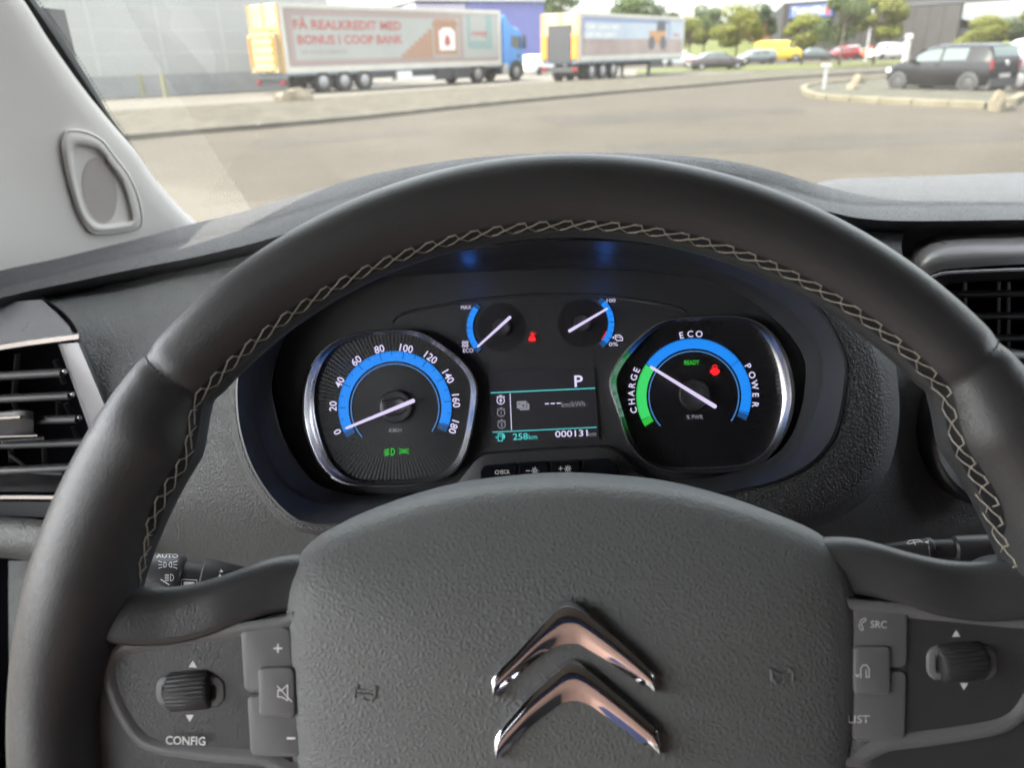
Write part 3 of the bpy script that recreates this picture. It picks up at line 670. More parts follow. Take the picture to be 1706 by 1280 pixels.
back = [p + V3((0, .06, -.03)) for p in R0]; back2 = [p + V3((0, .22, -.10)) for p in R0]
mixr = lambda a, b, w, dz=0.0, dy=0.0: [p.lerp(q, w) + V3((0, dy, dz)) for p, q in zip(a, b)]
lipA = [p + V3((0, .012, -.010)) for p in R2]; lipB = [p + V3((0, .035, -.016)) for p in R2]
rows = [back2, back, mixr(R0, back, .12, -.001), R0, mixr(R0, R1, .06, .0005), mixr(R0, R1, .5, .0015), mixr(R0, R1, .92, .0008), R1, mixr(R1, R2, .08, -.0010), mixr(R1, R2, .5, .0012), mixr(R1, R2, .9, .0005), R2, mixr(R2, lipA, .3, -.002), lipA, lipB, [p + V3((0, .09, -.05)) for p in R2]]
v, f = grid(rows); mk('upper_pad', v, f, M['dashtop'], dash, True, 50, DO)
# visor underside / hood front between pad lip and shroud (mostly behind the wheel rim)
def wpt(p): return KP.M @ p
hoodA = [(560, 372, .535), (640, 349, .51), (740, 331, .485), (850, 319, .465), (960, 316, .455), (1080, 318, .46), (1180, 326, .47), (1260, 338, .495), (1330, 350, .53)]
hoodB = [(470, 470, .47), (560, 425, .44), (680, 398, .415), (800, 390, .40), (946, 383, .395), (1093, 388, .40), (1220, 405, .42), (1330, 440, .45), (1390, 480, .48)]
hA = cat([aty(*p) for p in hoodA], 80); hB = cat([aty(*p) for p in hoodB], 80)
hC = [wpt(KP.l(x, y, Z1 - .003)) for x, y in [(p.x, p.y) for p in cat([(455, 515, 0), (560, 452, 0), (680, 424, 0), (800, 408, 0), (946, 396, 0), (1093, 403, 0), (1250, 436, 0), (1345, 492, 0), (1385, 540, 0)], 80)]]
rows = [hA, mixr(hA, hB, .5, .004), hB, mixr(hB, hC, .5, -.0005, -.006), mixr(hB, hC, .85, 0, -.004), hC]
v, f = grid(refine(rows, 3)); mk('dial_hood', v, f, M['dashtop'], dash, True, 0, DO)
# far shelf of the dash on the right, up to the windscreen
far0 = [(1340, 312, 1.02), (1376, 301, 1.03), (1420, 297, 1.04), (1550, 293, 1.06), (1706, 287, 1.08), (1950, 280, 1.10), (2500, 262, 1.12), (3000, 245, 1.14)]
far1 = [(1330, 318, .82), (1376, 308, .82), (1420, 311, .81), (1550, 312, .82), (1706, 310, .83), (1950, 304, .85), (2500, 284, .88), (3000, 266, .90)]
far2 = [(1340, 330, .74), (1376, 321, .76), (1420, 324, .76), (1550, 324, .77), (1706, 322, .78), (1950, 318, .80), (2500, 298, .82), (3000, 278, .84)]
far3 = [(p[0], p[1] + 12, p[2] - .03) for p in far2]
loftpx('windscreen_shelf', [[(p[0], p[1] + 6, p[2] + .06) for p in far0], far0, far1, far2, far3], 60, M['dashtop'], dash, DO, 1, 35)
# left shelf in front of the pillar
sh0 = [(-200, 440, .95), (0, 430, 1.02), (200, 400, 1.1), (330, 378, 1.15), (460, 345, 1.18), (640, 310, 1.2)]
loftpx('windscreen_shelf', [sh0, [(p[0], p[1] + 40, p[2] - .30) for p in sh0], [(p[0], p[1] + 90, p[2] - .40) for p in sh0]], 40, M['dashtop'], dash, DO, 2)
loftpx('fascia_backing', [[(x, y0 if y0 > 500 else 560 - .11 * x, .74) for x in (-300, 0, 400, 800, 1200, 1600, 2000)] for y0 in (420, 700, 980)], 20, M['deep'], dash, DO)
# left fascia
fa = [[(56, 497, .615), (195, 472, .650), (312, 449, .640), (430, 420, .605), (560, 395, .55), (680, 380, .50)],
      [(90, 522, .575), (200, 505, .60), (320, 480, .59), (430, 462, .565), (560, 435, .52), (680, 415, .48)],
      [(119, 548, .545), (220, 545, .555), (330, 530, .54), (430, 515, .525), (560, 480, .49), (680, 450, .465)],
      [(145, 610, .515), (240, 620, .515), (340, 610, .50), (430, 600, .485), (540, 580, .465), (680, 560, .455)],
      [(170, 680, .495), (260, 700, .49), (340, 705, .475), (420, 710, .46), (540, 710, .45), (680, 700, .445)],
      [(165, 760, .48), (260, 775, .475), (340, 785, .462), (430, 795, .45), (540, 795, .44), (680, 795, .44)],
      [(150, 850, .475), (240, 850, .47), (340, 852, .462), (440, 858, .452), (560, 865, .445), (680, 860, .44)],
      [(140, 930, .50), (240, 925, .498), (340, 930, .492), (450, 935, .482), (560, 940, .475), (680, 930, .47)],
      [(140, 1020, .56), (240, 1020, .56), (340, 1020, .55), (450, 1020, .54), (560, 1020, .53), (680, 1010, .53)]]
loftpx('driver_fascia', fa, 60, M['dash'], dash, DO, 5, 0)
# right fascia, with the swollen surround of the dials
fb = [[(1250, 350, .55), (1340, 368, .575), (1420, 381, .59), (1480, 384, .60), (1508, 386, .605)],
      [(1240, 400, .50), (1340, 410, .53), (1420, 415, .555), (1470, 417, .56), (1502, 420, .565)],
      [(1280, 490, .47), (1380, 490, .50), (1440, 490, .525), (1490, 495, .535), (1522, 497, .54)],
      [(1330, 600, .455), (1420, 600, .475), (1490, 600, .505), (1530, 600, .515), (1552, 600, .52)],
      [(1330, 700, .445), (1420, 705, .46), (1490, 715, .485), (1560, 718, .50), (1660, 705, .51)],
      [(1300, 800, .435), (1400, 812, .447), (1480, 825, .465), (1580, 835, .48), (1760, 840, .49)],
      [(1250, 900, .435), (1380, 890, .447), (1480, 895, .462), (1580, 905, .475), (1760, 915, .485)],
      [(1250, 980, .50), (1380, 980, .50), (1480, 985, .51), (1580, 990, .52), (1760, 1000, .53)]]
loftpx('centre_fascia', fb, 60, M['dash'], dash, DO, 5, 0)
Oc = [(800, 402), (905, 394), (1093, 396), (1250, 424), (1395, 500), (1453, 570), (1470, 640), (1473, 702), (1462, 760), (1442, 800), (1405, 832), (1340, 862), (1150, 890), (905, 900), (650, 892), (565, 889), (504, 884), (466, 860), (428, 813), (400, 757), (386, 680), (393, 600), (441, 516), (556, 447), (680, 419)]
Oo = [(800, 398), (905, 388), (1093, 390), (1260, 416), (1420, 494), (1480, 565), (1496, 640), (1498, 706), (1486, 768), (1464, 812), (1420, 850), (1340, 885), (1150, 910), (905, 915), (650, 900), (563, 893), (501, 888), (462, 864), (424, 815), (396, 758), (382, 680), (389, 598), (438, 513), (554, 444), (679, 416)]
PC, PO_ = polar(Oc, 905, 640, NP), polar(Oo, 905, 640, NP)
kw = lambda pts, h: [wpt(KP.l(x, y, h)) for x, y in pts]
rows = [kw(mid(P1, P2, .03), Z1 - .002), kw(mid(P1, PC, .06), Z1 - .001), kw(mid(P1, PC, .35), Z1 - .0015), kw(mid(P1, PC, .7), Z1 - .003), kw(mid(P1, PC, .93), Z1 - .0045), kw(PC, Z1 - .0065), kw(mid(PC, PO_, .4), Z1 - .012), kw(PO_, Z1 - .035), kw(PO_, Z1 - .09)]
v, f = grid(rows, True); mk('dial_surround', v, f, M['dash_f'] if 'dash_f' in M else M['dash'], dash, True, 0, DO)
# lower dash under the left vent, knee panel
loftpx('lower_trim', [[(-140, 850, .52), (0, 860, .51), (90, 868, .505), (170, 880, .49)], [(-140, 875, .49), (0, 882, .48), (90, 888, .475), (170, 895, .465)], [(-140, 915, .49), (0, 918, .48), (90, 932, .475), (170, 940, .465)], [(-140, 925, .53), (0, 930, .52), (90, 940, .51), (170, 945, .50)]], 40, M['dash'], dash, DO, 4, 0)
loftpx('knee_panel', [[(14, 935, .56), (60, 935, .56), (140, 940, .56)], [(14, 1000, .555), (60, 1000, .55), (140, 1000, .55)], [(15, 1100, .56), (60, 1100, .55), (140, 1100, .55)], [(18, 1300, .58), (60, 1300, .57), (140, 1300, .57)]], 30, M['dash'], dash, DO, 3, 0)
loftpx('under_dash', [[(-200, 930, .62), (200, 930, .62), (600, 960, .60), (1200, 960, .60), (1800, 960, .60), (3000, 900, .62)], [(-200, 1320, .75), (200, 1320, .75), (600, 1320, .75), (1200, 1320, .75), (1800, 1320, .75), (3000, 1300, .75)], [(-200, 1700, .75), (200, 1700, .75), (600, 1700, .75), (1200, 1700, .75), (1800, 1700, .75), (3000, 1650, .75)]], 30, M['deep'], dash, DO)
loftpx('passenger_fascia', [[(1905, 372, .63), (2300, 358, .64), (2900, 336, .66)], [(1905, 420, .60), (2300, 410, .61), (2900, 390, .63)], [(1905, 560, .57), (2300, 560, .58), (2900, 550, .60)], [(1905, 720, .55), (2300, 720, .56), (2900, 720, .58)], [(1905, 900, .56), (2300, 900, .57), (2900, 900, .60)], [(1905, 1000, .62), (2300, 1000, .62), (2900, 1000, .64)]], 40, M['dash'], dash, DO, 4, 0)
loftpx('centre_stack', [[(1560, 700, .535), (1720, 690, .545), (1910, 686, .552)], [(1560, 730, .505), (1720, 720, .515), (1910, 716, .53)], [(1560, 860, .49), (1720, 860, .50), (1910, 860, .52)], [(1560, 1000, .52), (1720, 1000, .53), (1910, 1000, .54)], [(1560, 1150, .60), (1720, 1150, .60), (1910, 1150, .60)]], 40, M['dash'], dash, DO, 4, 0)
loftpx('end_panel', [[(-420, 560, .62), (-260, 545, .60), (-136, 528, .585)], [(-420, 620, .56), (-260, 610, .55), (-136, 600, .54)], [(-420, 760, .53), (-260, 750, .53), (-136, 745, .53)], [(-420, 880, .53), (-260, 870, .53), (-136, 865, .525)], [(-420, 1000, .57), (-260, 980, .56), (-136, 960, .55)]], 30, M['dash'], dash, DO, 4, 0)
# round start button low on the right, mostly behind the rim
SP_ = Plane(aty(1683, 720, .478), (1, -.12, 0), (0, .35, 1)); so_ = SP_.l(1683, 720); rr_ = (SP_.l(1683 - 137, 720) - so_).length
def ringrows(prof): return [[SP_.M @ (so_ + Vector((rr_ * s * math.cos(a * .1309), rr_ * s * math.sin(a * .1309), h))) for a in range(48)] for s, h in prof]
v, f = grid(ringrows([(1.08, -.02), (1.06, .0), (1.0, .006), (.96, .0075), (.84, .004), (.82, .0)]), True); kb = mk('start_button', v, f, M['black'], dash, True, 40, DO)
v, f = grid(ringrows([(.83, .0), (.82, .0035), (.78, .004), (.75, .003)]), True); mk('button_ring', v, f, M['satin'], kb, True, 40, DO)
v, f = grid(ringrows([(.75, .0028), (.5, .004), (.1, .0045)]), True); f.append(tuple(range(len(v) - 48, len(v)))); mk('button_cap', v, f, M['bluecap'] if 'bluecap' in M else M['satinchrome'], kb, True, 40, DO)

# ================================================================== air vents
def bar(pts, r, mat, name, par, org, sq=.55, n=10):
    mb = MB(); mb.tube(pts, r, n, True, sq); return mb.done(name, mat, par, True, 50, org)
VO = aty(40, 690, .52)
vl = empty('air_vent', VO, 'left air vent with five slats, slider tab and chrome strips beside the wheel', 'air vent', 'dashboard air vents')
A = lambda x, y, Y: aty(x, y, Y)
# decor panel above
loftpx('decor_panel', [[(-140, 535, .60), (-40, 512, .595), (0, 505, .59), (60, 500, .58), (72, 501, .575)], [(-140, 560, .55), (-40, 548, .55), (0, 545, .548), (70, 535, .545), (112, 540, .54)], [(-140, 590, .535), (-40, 577, .535), (0, 574, .53), (70, 563, .53), (121, 556, .528)]], 40, M['decor'], vl, VO, 3, 40)
loftpx('decor_edge', [[(66, 494, .60), (100, 515, .57), (125, 545, .545), (132, 565, .535)], [(72, 496, .575), (106, 520, .553), (128, 548, .532), (130, 572, .522)], [(60, 500, .60), (96, 522, .575), (118, 552, .55), (126, 576, .54)]], 30, M['black'], vl, VO)
def strip(c, w, th, name, mat, par, org, n=30):
    rows = [cat([A(x, y + k * w, Y - d) for x, y, Y in c], n) for k, d in ((-.5, -.01), (-.5, 0), (-.3, th), (.3, th), (.5, 0), (.5, -.01))]
    v, f = grid(rows); return mk(name, v, f, mat, par, True, 40, org)
strip([(-140, 602, .525), (0, 579, .525), (60, 570, .525), (131, 561, .522)], 13, .004, 'chrome_strip', M['satinchrome'], vl, VO)
strip([(-140, 829, .50), (0, 829, .50), (60, 829, .495), (110, 830, .49)], 9, .003, 'chrome_strip', M['satinchrome'], vl, VO)
loftpx('vent_cheek', [[(100, 572, .53), (150, 706, .505), (175, 780, .49)], [(97, 574, .522), (147, 712, .497), (170, 790, .482)], [(104, 573, .518), (155, 710, .492), (182, 790, .478)], [(130, 571, .516), (174, 676, .492), (205, 760, .478)], [(136, 570, .522), (180, 676, .50), (210, 760, .484)]], 30, M['decor'], vl, VO, 1, 50)
loftpx('vent_tray', [[(-140, 790, .56), (60, 790, .56), (150, 795, .55)], [(-140, 818, .505), (60, 820, .50), (130, 822, .495)]], 20, M['fine'], vl, VO)
loftpx('vent_sill', [[(-140, 836, .50), (0, 836, .50), (110, 837, .49)], [(-140, 858, .515), (0, 860, .51), (110, 864, .50)]], 20, M['satin'], vl, VO)
loftpx('vent_throat', [[(-140, 575, .60), (60, 570, .60), (130, 570, .56)], [(-140, 700, .62), (60, 700, .62), (160, 700, .60)], [(-140, 840, .58), (60, 840, .58), (190, 840, .54)]], 20, M['deep'], vl, VO, 3)
for yl, yr, xr in ((628, 621, 105), (666, 659, 118), (703, 698, 130), (742, 737, 140), (786, 777, 150)):
    s = bar([A(-140, yl + (yl - yr) * 1.0, .518), A(-20, yl, .518), A(xr, yr, .513)], .0044, M['slat'], 'slat', vl, VO, .72)
    bar([A(xr - 1, yr - 1, .513), A(xr + 4, yr - 2, .512)], .0017, M['satinchrome'], 'pivot_pin', s, VO, 1)
for x0, y0, x1, y1 in ((30, 590, 24, 660), (22, 665, 32, 695), (92, 600, 108, 640), (98, 670, 99, 695), (110, 672, 122, 700), (122, 710, 134, 740), (74, 745, 76, 780), (18, 750, 20, 770)):
    bar([A(x0, y0, .545), A(x1, y1, .545)], .0013, M['slat'], 'vane', vl, VO, 1.8, 6)
for x0, y0, x1, y1 in ((16, 758, 40, 775), (50, 788, 105, 790)): bar([A(x0, y0, .54), A(x1, y1, .54)], .0016, M['slat'], 'linkage', vl, VO, 1, 6)
mb = MB(); rows = [cat([A(x, y + dy, Y - d) for x, y, Y in ((-60, 694, .512), (0, 692, .512), (36, 689, .512), (56, 692, .515))], 16) for dy, d in ((-6, -.002), (-4, .006), (8, .010), (26, .008), (36, .006), (40, -.002))]
v, f = grid(rows); tb = mk('slider_tab', v, f, M['fine'], vl, True, 35, VO)
strip([(-60, 698, .500), (0, 697, .500), (33, 695, .500)], 6, .0015, 'tab_insert', M['satinchrome'], tb, VO, 12)
strip([(-60, 729, .503), (0, 728, .503), (62, 726, .505)], 3, .001, 'tab_edge', M['satinchrome'], tb, VO, 12)
mb = MB()
for i in range(16): mb.box(A(-6 + 5.2 * i, 735 - .3 * i, .512), (.0011, .002, .0016))
mb.done('tab_teeth', M['panel'], tb, False, 0, VO)
# right vent
WO = aty(1640, 520, .56)
vr = empty('air_vent', WO, 'right air vent under the smooth grey trim, half hidden by the wheel rim', 'air vent', 'dashboard air vents')
loftpx('decor_panel', [[(1506, 448, .60), (1512, 425, .60), (1530, 404, .605), (1575, 391, .61), (1706, 385, .615), (1900, 378, .63)], [(1510, 452, .585), (1518, 430, .58), (1540, 412, .58), (1585, 402, .58), (1706, 398, .585), (1900, 392, .60)], [(1520, 462, .565), (1532, 446, .562), (1560, 430, .56), (1600, 424, .56), (1706, 420, .562), (1900, 414, .58)], [(1535, 470, .56), (1548, 458, .558), (1575, 449, .556), (1610, 446, .556), (1706, 440, .558), (1900, 434, .575)]], 50, M['decor'], vr, WO, 3, 45)
strip([(1540, 470, .555), (1560, 459, .555), (1590, 454, .555), (1706, 449, .556), (1900, 442, .57)], 5.5, .003, 'chrome_strip', M['silver'], vr, WO)
loftpx('vent_brow', [[(1545, 474, .558), (1562, 463, .557), (1592, 457, .556), (1706, 452, .558), (1900, 445, .57)], [(1560, 482, .575), (1580, 474, .575), (1610, 470, .575), (1706, 466, .575), (1900, 460, .59)]], 30, M['satin'], vr, WO)
loftpx('vent_throat', [[(1520, 455, .63), (1706, 450, .63), (1900, 440, .64)], [(1500, 560, .64), (1706, 560, .64), (1900, 560, .65)], [(1500, 690, .62), (1706, 690, .62), (1900, 690, .63)]], 20, M['deep'], vr, WO, 3)
for yl in (491, 528, 565, 602, 640):
    bar([A(1540, yl, .575), A(1706, yl - 2, .575), A(1900, yl - 6, .585)], .0045, M['slat'], 'slat', vr, WO, .62)
for x in (1608, 1664, 1680, 1730): bar([A(x, 470, .60), A(x + 1, 650, .60)], .0013, M['fine'], 'vane', vr, WO, 1.8, 6)

# ================================================================== stalks behind the wheel
def lathe(P0, ax, prof, mat, name, par, org, n=36, sq=1.0):
    ax = ax.normalized(); u = Vector((0, 0, 1)); u = (u - ax * u.dot(ax)).normalized(); w = ax.cross(u)
    rows = [[P0 + ax * x + (u * math.sin(2 * math.pi * k / n) * sq + w * math.cos(2 * math.pi * k / n)) * r for k in range(n)] for x, r in prof]
    v, f = grid(rows, True); f.append(tuple(range(n))[::-1]); f.append(tuple(range(len(v) - n, len(v))))
    return mk(name, v, f, mat, par, True, 35, org)
SL = aty(238, 958, .318); SR = aty(520, 985, .335); axl = (SR - SL).normalized(); px_ = (SR - SL).length / 282
lst = empty('light_stalk', SL, 'left stalk with AUTO and headlamp symbols on its twist knob', 'control stalk')
lathe(SL, axl, [(-4 * px_, 30 * px_), (-2 * px_, 35 * px_), (2 * px_, 37.5 * px_), (50 * px_, 38.5 * px_), (60 * px_, 37.5 * px_), (63 * px_, 35 * px_)], M['satin'], 'twist_knob', lst, SL)
lathe(SL, axl, [(62 * px_, 30 * px_), (100 * px_, 30 * px_)], M['fine'], 'neck', lst, SL)
lathe(SL, axl, [(93 * px_, 33 * px_), (96 * px_, 37 * px_), (106 * px_, 37 * px_), (172 * px_, 28 * px_), (174 * px_, 26.5 * px_), (178 * px_, 26.5 * px_), (250 * px_, 22 * px_)], M['fine'], 'stem', lst, SL)
kn = lst.children[0]
LP = Plane(SL - Vector((0, .0110, -.0)), axl, (0, .38, .92))
def onk(px, py, r):                       # a print that hugs the knob
    d = ray(px, py); a0 = SL - CAM; dn = d.normalized()
    d_ = dn - axl * dn.dot(axl); o_ = -a0 + axl * a0.dot(axl)
    A_ = d_.dot(d_); B_ = 2 * o_.dot(d_); C_ = o_.dot(o_) - r * r; q = B_ * B_ - 4 * A_ * C_
    if q < 0: return CAM + dn * (-B_ / 2 / A_)
    return CAM + dn * ((-B_ - math.sqrt(q)) / 2 / A_)
class Hug:
    def __init__(s, r, org): s.r = r; s.org = org
    def l(s, px, py, h=0.0): return onk(px, py, s.r + h) - s.org
def hugtext(body, px, py, hpx, wpx, hug, mat, par, rot=0):
    tmp = T(body, px, py, hpx, rot, KP, 0, mat, None, 'lettering', wpx, .01)
    for v in tmp.data.vertices:            # re-lay the letters on the round surface
        w = KP.M @ v.co; d = w - CAM; z = d.dot(F_)
        x, y = IW / 2 + FPX * d.dot(R_) / z, IH / 2 - FPX * d.dot(U_) / z
        v.co = hug.l(x, y)
    tmp.parent = par; return tmp
hk = Hug(39.0 * px_, SL); hs = Hug(33.5 * px_, SL)
hugtext('AUTO', 278.5, 926.5, 6.5, 36, hk, M['print'], kn)
icon(279, 941.5, hk, 0, M['print'], kn, 'side_light_mark', lines=[circ(-6, 0, 4.5, 8, -90, 90) + [(-6, -4.5)], circ(7, 0, 4.5, 8, 90, 270) + [(7, 4.5)]] + [[(-9, -4 + 4 * i), (-15, -6 + 6 * i)] for i in range(3)] + [[(10, -4 + 4 * i), (16, -6 + 6 * i)] for i in range(3)], w=1.3)
icon(283, 963, hk, 0, M['print'], kn, 'headlamp_mark', lines=[circ(1, 0, 5.5, 8, -90, 90) + [(1, -5.5), (1, 5.5)]] + [[(-2, -5 + 2.5 * i), (-8, -5 + 2.5 * i)] for i in range(5)], w=1.2)
icon(275, 971, hk, 0, M['print'], kn, 'pointer_mark', lines=[[(-7, -5), (7, 4)]], w=1.6)
icon(366, 950, hs, .0004, M['print'], lst.children[2], 'arrow_mark', polys=[[(-6, 4), (0, -4), (6, 4)], [(-5, 14), (0, 6), (5, 14)]])
icon(316, 972, Hug(31 * px_, SL), 0, M['print'], lst.children[1], 'ring_mark', lines=[[(-14, 6), (-14, -6), (12, -5), (12, 6)]], polys=[[(-10, -2), (8, -1.5), (8, 4), (-10, 4)]], w=1.2)
SL2 = aty(1680, 912, .335); SR2 = aty(1430, 918, .345); axr = (SR2 - SL2).normalized(); px2 = (SR2 - SL2).length / 250
wst = empty('wiper_stalk', SL2, 'right stalk with a wiper symbol, mostly behind the wheel spoke', 'control stalk')
lathe(SL2, axr, [(-6 * px2, 24 * px2), (86 * px2, 23 * px2), (90 * px2, 20 * px2)], M['satin'], 'end_knob', wst, SL2)
lathe(SL2, axr, [(88 * px2, 17 * px2), (126 * px2, 17 * px2)], M['fine'], 'neck', wst, SL2)
lathe(SL2, axr, [(124 * px2, 19 * px2), (127 * px2, 21 * px2), (135 * px2, 21 * px2), (136 * px2, 20 * px2), (200 * px2, 12 * px2), (300 * px2, 9 * px2)], M['satin'], 'stem', wst, SL2)
WPn = Plane(aty(1527, 903, .325), axr * -1, (0, .9, .44))
wm_ = icon(1523, 904, WPn, .0, M['print'], wst.children[2], 'wiper_mark', lines=[[(-12, 2), (-8, -3), (8, -4), (14, 0)], [(-10, 3), (12, -2)], [(-2, -3), (2, 4)]], polys=[[(16, 0), (24, -3), (24, 2)]], w=1.5)
wm_.data.transform(Matrix.Translation(-SL2) @ WPn.M)
# ================================================================== pillar trim, windscreen, cabin shell
q1, q2, q3 = aty(60, 0, .80), aty(322, 372, 1.02), aty(0, 430, .74)
PP = Plane(q3, q2 - q3, q1 - q3)
pil = empty('windscreen_pillar', label='pale grey windscreen pillar trim with a small speaker set in it', cat='pillar trim', M=PP.M)
edge = [(-30, -90), (39, 0), (84, 70), (141, 150), (183, 202), (225, 250), (250, 286), (274, 317), (300, 346), (327, 371), (360, 398), (420, 435)]
leftb = [(-420, -60), (-400, 20), (-380, 90), (-360, 160), (-340, 220), (-330, 270), (-320, 310), (-310, 350), (-300, 390), (-290, 420), (-280, 450), (-270, 500)]
e2 = cat([(x, y, 0) for x, y in edge], 60); l2 = cat([(x, y, 0) for x, y in leftb], 60)
rows = []
for w, h in ((0, .10), (.25, .045), (.45, .018), (.62, .004), (.80, .0), (.93, -.001), (.97, -.0025), (.99, -.006), (1.0, -.014), (1.0, -.03)):
    rows.append([PP.l(a.x * (1 - w) + b.x * w, a.y * (1 - w) + b.y * w, h) for a, b in zip(l2, e2)])
v, f = grid(refine(rows, 2)); mk('trim_panel', v, f, M['pillar'], pil, True, 0)
so1 = [(118, 217), (137, 218), (157, 225), (173, 236), (190, 259), (211, 286), (224, 310), (233, 336), (237, 362), (235, 376), (224, 382), (192, 388), (163, 390), (149, 384), (138, 370), (128, 348), (114, 300), (104, 247), (106, 228), (111, 219)]
si1 = [(123, 243), (132, 241), (154, 245), (169, 254), (190, 283), (207, 310), (216, 340), (221, 363), (216, 370), (192, 374), (169, 376), (154, 370), (140, 350), (128, 310), (120, 259)]
a, b = polar(so1, 170, 312, 90), polar(si1, 172, 314, 90)
pk = lambda q, h: [PP.l(x, y, h + .0042) for x, y in q]
rows = [pk(mid(a, b, -.16), -.0065), pk(mid(a, b, -.10), -.0035), pk(mid(a, b, -.04), .0000), pk(a, .0011), pk(mid(a, b, .05), -.0008), pk(mid(a, b, .12), -.0004), pk(mid(a, b, .3), .0012), pk(mid(a, b, .6), .0022), pk(mid(a, b, .9), .0012), pk(b, -.0002), pk(mid(b, a, -.12), -.0040), pk(mid(b, a, -.20), -.0042)]
v, f = grid(rows, True); n0 = len(v) - 90; f.append(tuple(range(n0, n0 + 90)))
mk('speaker_surround', v, f, M['pillar'], pil, True, 60)
el = [PP.l(166 + 28.5 * math.cos(q * .1257) + 9 * -math.sin(q * .1257) * -1 * 0.55, 317 + 55 * math.sin(q * .1257), -.0030) for q in range(50)]
clip = polar(mid(b, a, -.10), 172, 314, 90)
def inside(px, py):
    an = math.atan2(-(py - 314), px - 172); k = int((an + math.pi) / (2 * math.pi) * 90) % 90
    return math.hypot(px - 172, py - 314) < math.hypot(clip[k][0] - 172, clip[k][1] - 314)
pts = []
for q in range(60):
    an = q * 2 * math.pi / 60; rr = 1.0
    while rr > .1:
        x = 166 + rr * (28.5 * math.cos(an) + 6 * math.sin(an)); y = 317 + rr * 55 * math.sin(an)
        if inside(x, y): break
        rr -= .02
    pts.append((x, y))
rows = [pk(pts, -.0042), pk(pts, -.0034)]; v, f = grid(rows, True); f.append(tuple(range(60, 120))); mk('speaker_grille', v, f, M['pillar_gr'], pil, True, 30)
se = cat([(x, y, 0) for x, y in [(-30, -90), (40, 0), (85, 70), (142, 150), (184, 202), (226, 250), (262, 300)]], 50)
se2 = cat([(x, y, 0) for x, y in [(-2, -90), (59, 0), (99, 54), (149, 134), (187, 197), (226, 249), (262, 300)]], 50)
rows = [[PP.l(p.x, p.y, -.020) for p in se], [PP.l(p.x * .5 + q.x * .5, p.y * .5 + q.y * .5, -.016) for p, q in zip(se, se2)], [PP.l(q.x, q.y, -.020) for p, q in zip(se, se2)], [PP.l(q.x, q.y, -.04) for p, q in zip(se, se2)]]
v, f = grid(rows); mk('rubber_seal', v, f, M['rubber'], pil, True, 40)
mb = MB()
for i in range(60):                        # ceramic dots along the seal
    t = i / 59 * 40; k = int(t); w = t - k; p = se2[k].lerp(se2[k + 1], w); c = PP.l(p.x + 3.2, p.y - 2, -.036)
    mb.quad(*[c + Vector((.0011 * math.cos(q), .0011 * math.sin(q), 0)) for q in (0, 1.05, 2.09, 3.14, 4.19, 5.24)])
mb.done('frit_dots', M['rubber'], pil, False)

# windscreen: a real laminated pane, slightly dusty
g = bpy.data.materials.new('windscreen_glass'); g.use_nodes = True; nt_ = g.node_tree
for n_ in list(nt_.nodes): nt_.nodes.remove(n_)
out = N(g, 'ShaderNodeOutputMaterial'); tr_ = N(g, 'ShaderNodeBsdfTransparent'); gl = N(g, 'ShaderNodeBsdfGlossy'); gl.inputs['Roughness'].default_value = .02
tr_.inputs[0].default_value = (.60, .62, .59, 1)
fr = N(g, 'ShaderNodeFresnel'); fr.inputs[0].default_value = 1.42; mx1 = N(g, 'ShaderNodeMixShader'); mx2 = N(g, 'ShaderNodeMixShader')
L(g, fr.outputs[0], mx1.inputs[0]); L(g, tr_.outputs[0], mx1.inputs[1]); L(g, gl.outputs[0], mx1.inputs[2])
dt = N(g, 'ShaderNodeBsdfTranslucent'); dt.inputs[0].default_value = (.8, .76, .70, 1)
tc = N(g, 'ShaderNodeTexCoord'); nz = N(g, 'ShaderNodeTexNoise'); nz.inputs['Scale'].default_value = 900; nz.inputs['Detail'].default_value = 2
n2 = N(g, 'ShaderNodeTexNoise'); n2.inputs['Scale'].default_value = 5; n2.inputs['Detail'].default_value = 4
L(g, tc.outputs['Object'], nz.inputs['Vector']); L(g, tc.outputs['Object'], n2.inputs['Vector'])
r1 = N(g, 'ShaderNodeMapRange'); r1.inputs[1].default_value = .74; r1.inputs[2].default_value = .80; r1.inputs[3].default_value = 0; r1.inputs[4].default_value = .05
r2 = N(g, 'ShaderNodeMapRange'); r2.inputs[1].default_value = .3; r2.inputs[2].default_value = .7; r2.inputs[3].default_value = .003; r2.inputs[4].default_value = .014
L(g, nz.outputs[0], r1.inputs[0]); L(g, n2.outputs[0], r2.inputs[0])
sm_ = N(g, 'ShaderNodeMath', operation='ADD'); L(g, r1.outputs[0], sm_.inputs[0]); L(g, r2.outputs[0], sm_.inputs[1])
L(g, sm_.outputs[0], mx2.inputs[0]); L(g, mx1.outputs[0], mx2.inputs[1]); L(g, dt.outputs[0], mx2.inputs[2]); L(g, mx2.outputs[0], out.inputs[0])
ws = []
for j in range(12):
    w = (j - 3) / 8; Y = 1.20 - .92 * w; z = 1.325 + .70 * w
    ws.append([Vector((-.80 + 2.3 * i / 24, Y + .06 * (1 - ((i - 12) / 12) ** 2), z + .015 * math.sin(math.pi * max(0, w)))) for i in range(25)])
v, f = grid(ws); wo = Vector((.35, 1.2, 1.325)); wsn = mk('windscreen', v, f, g, None, True, 0, wo); wsn.location = wo
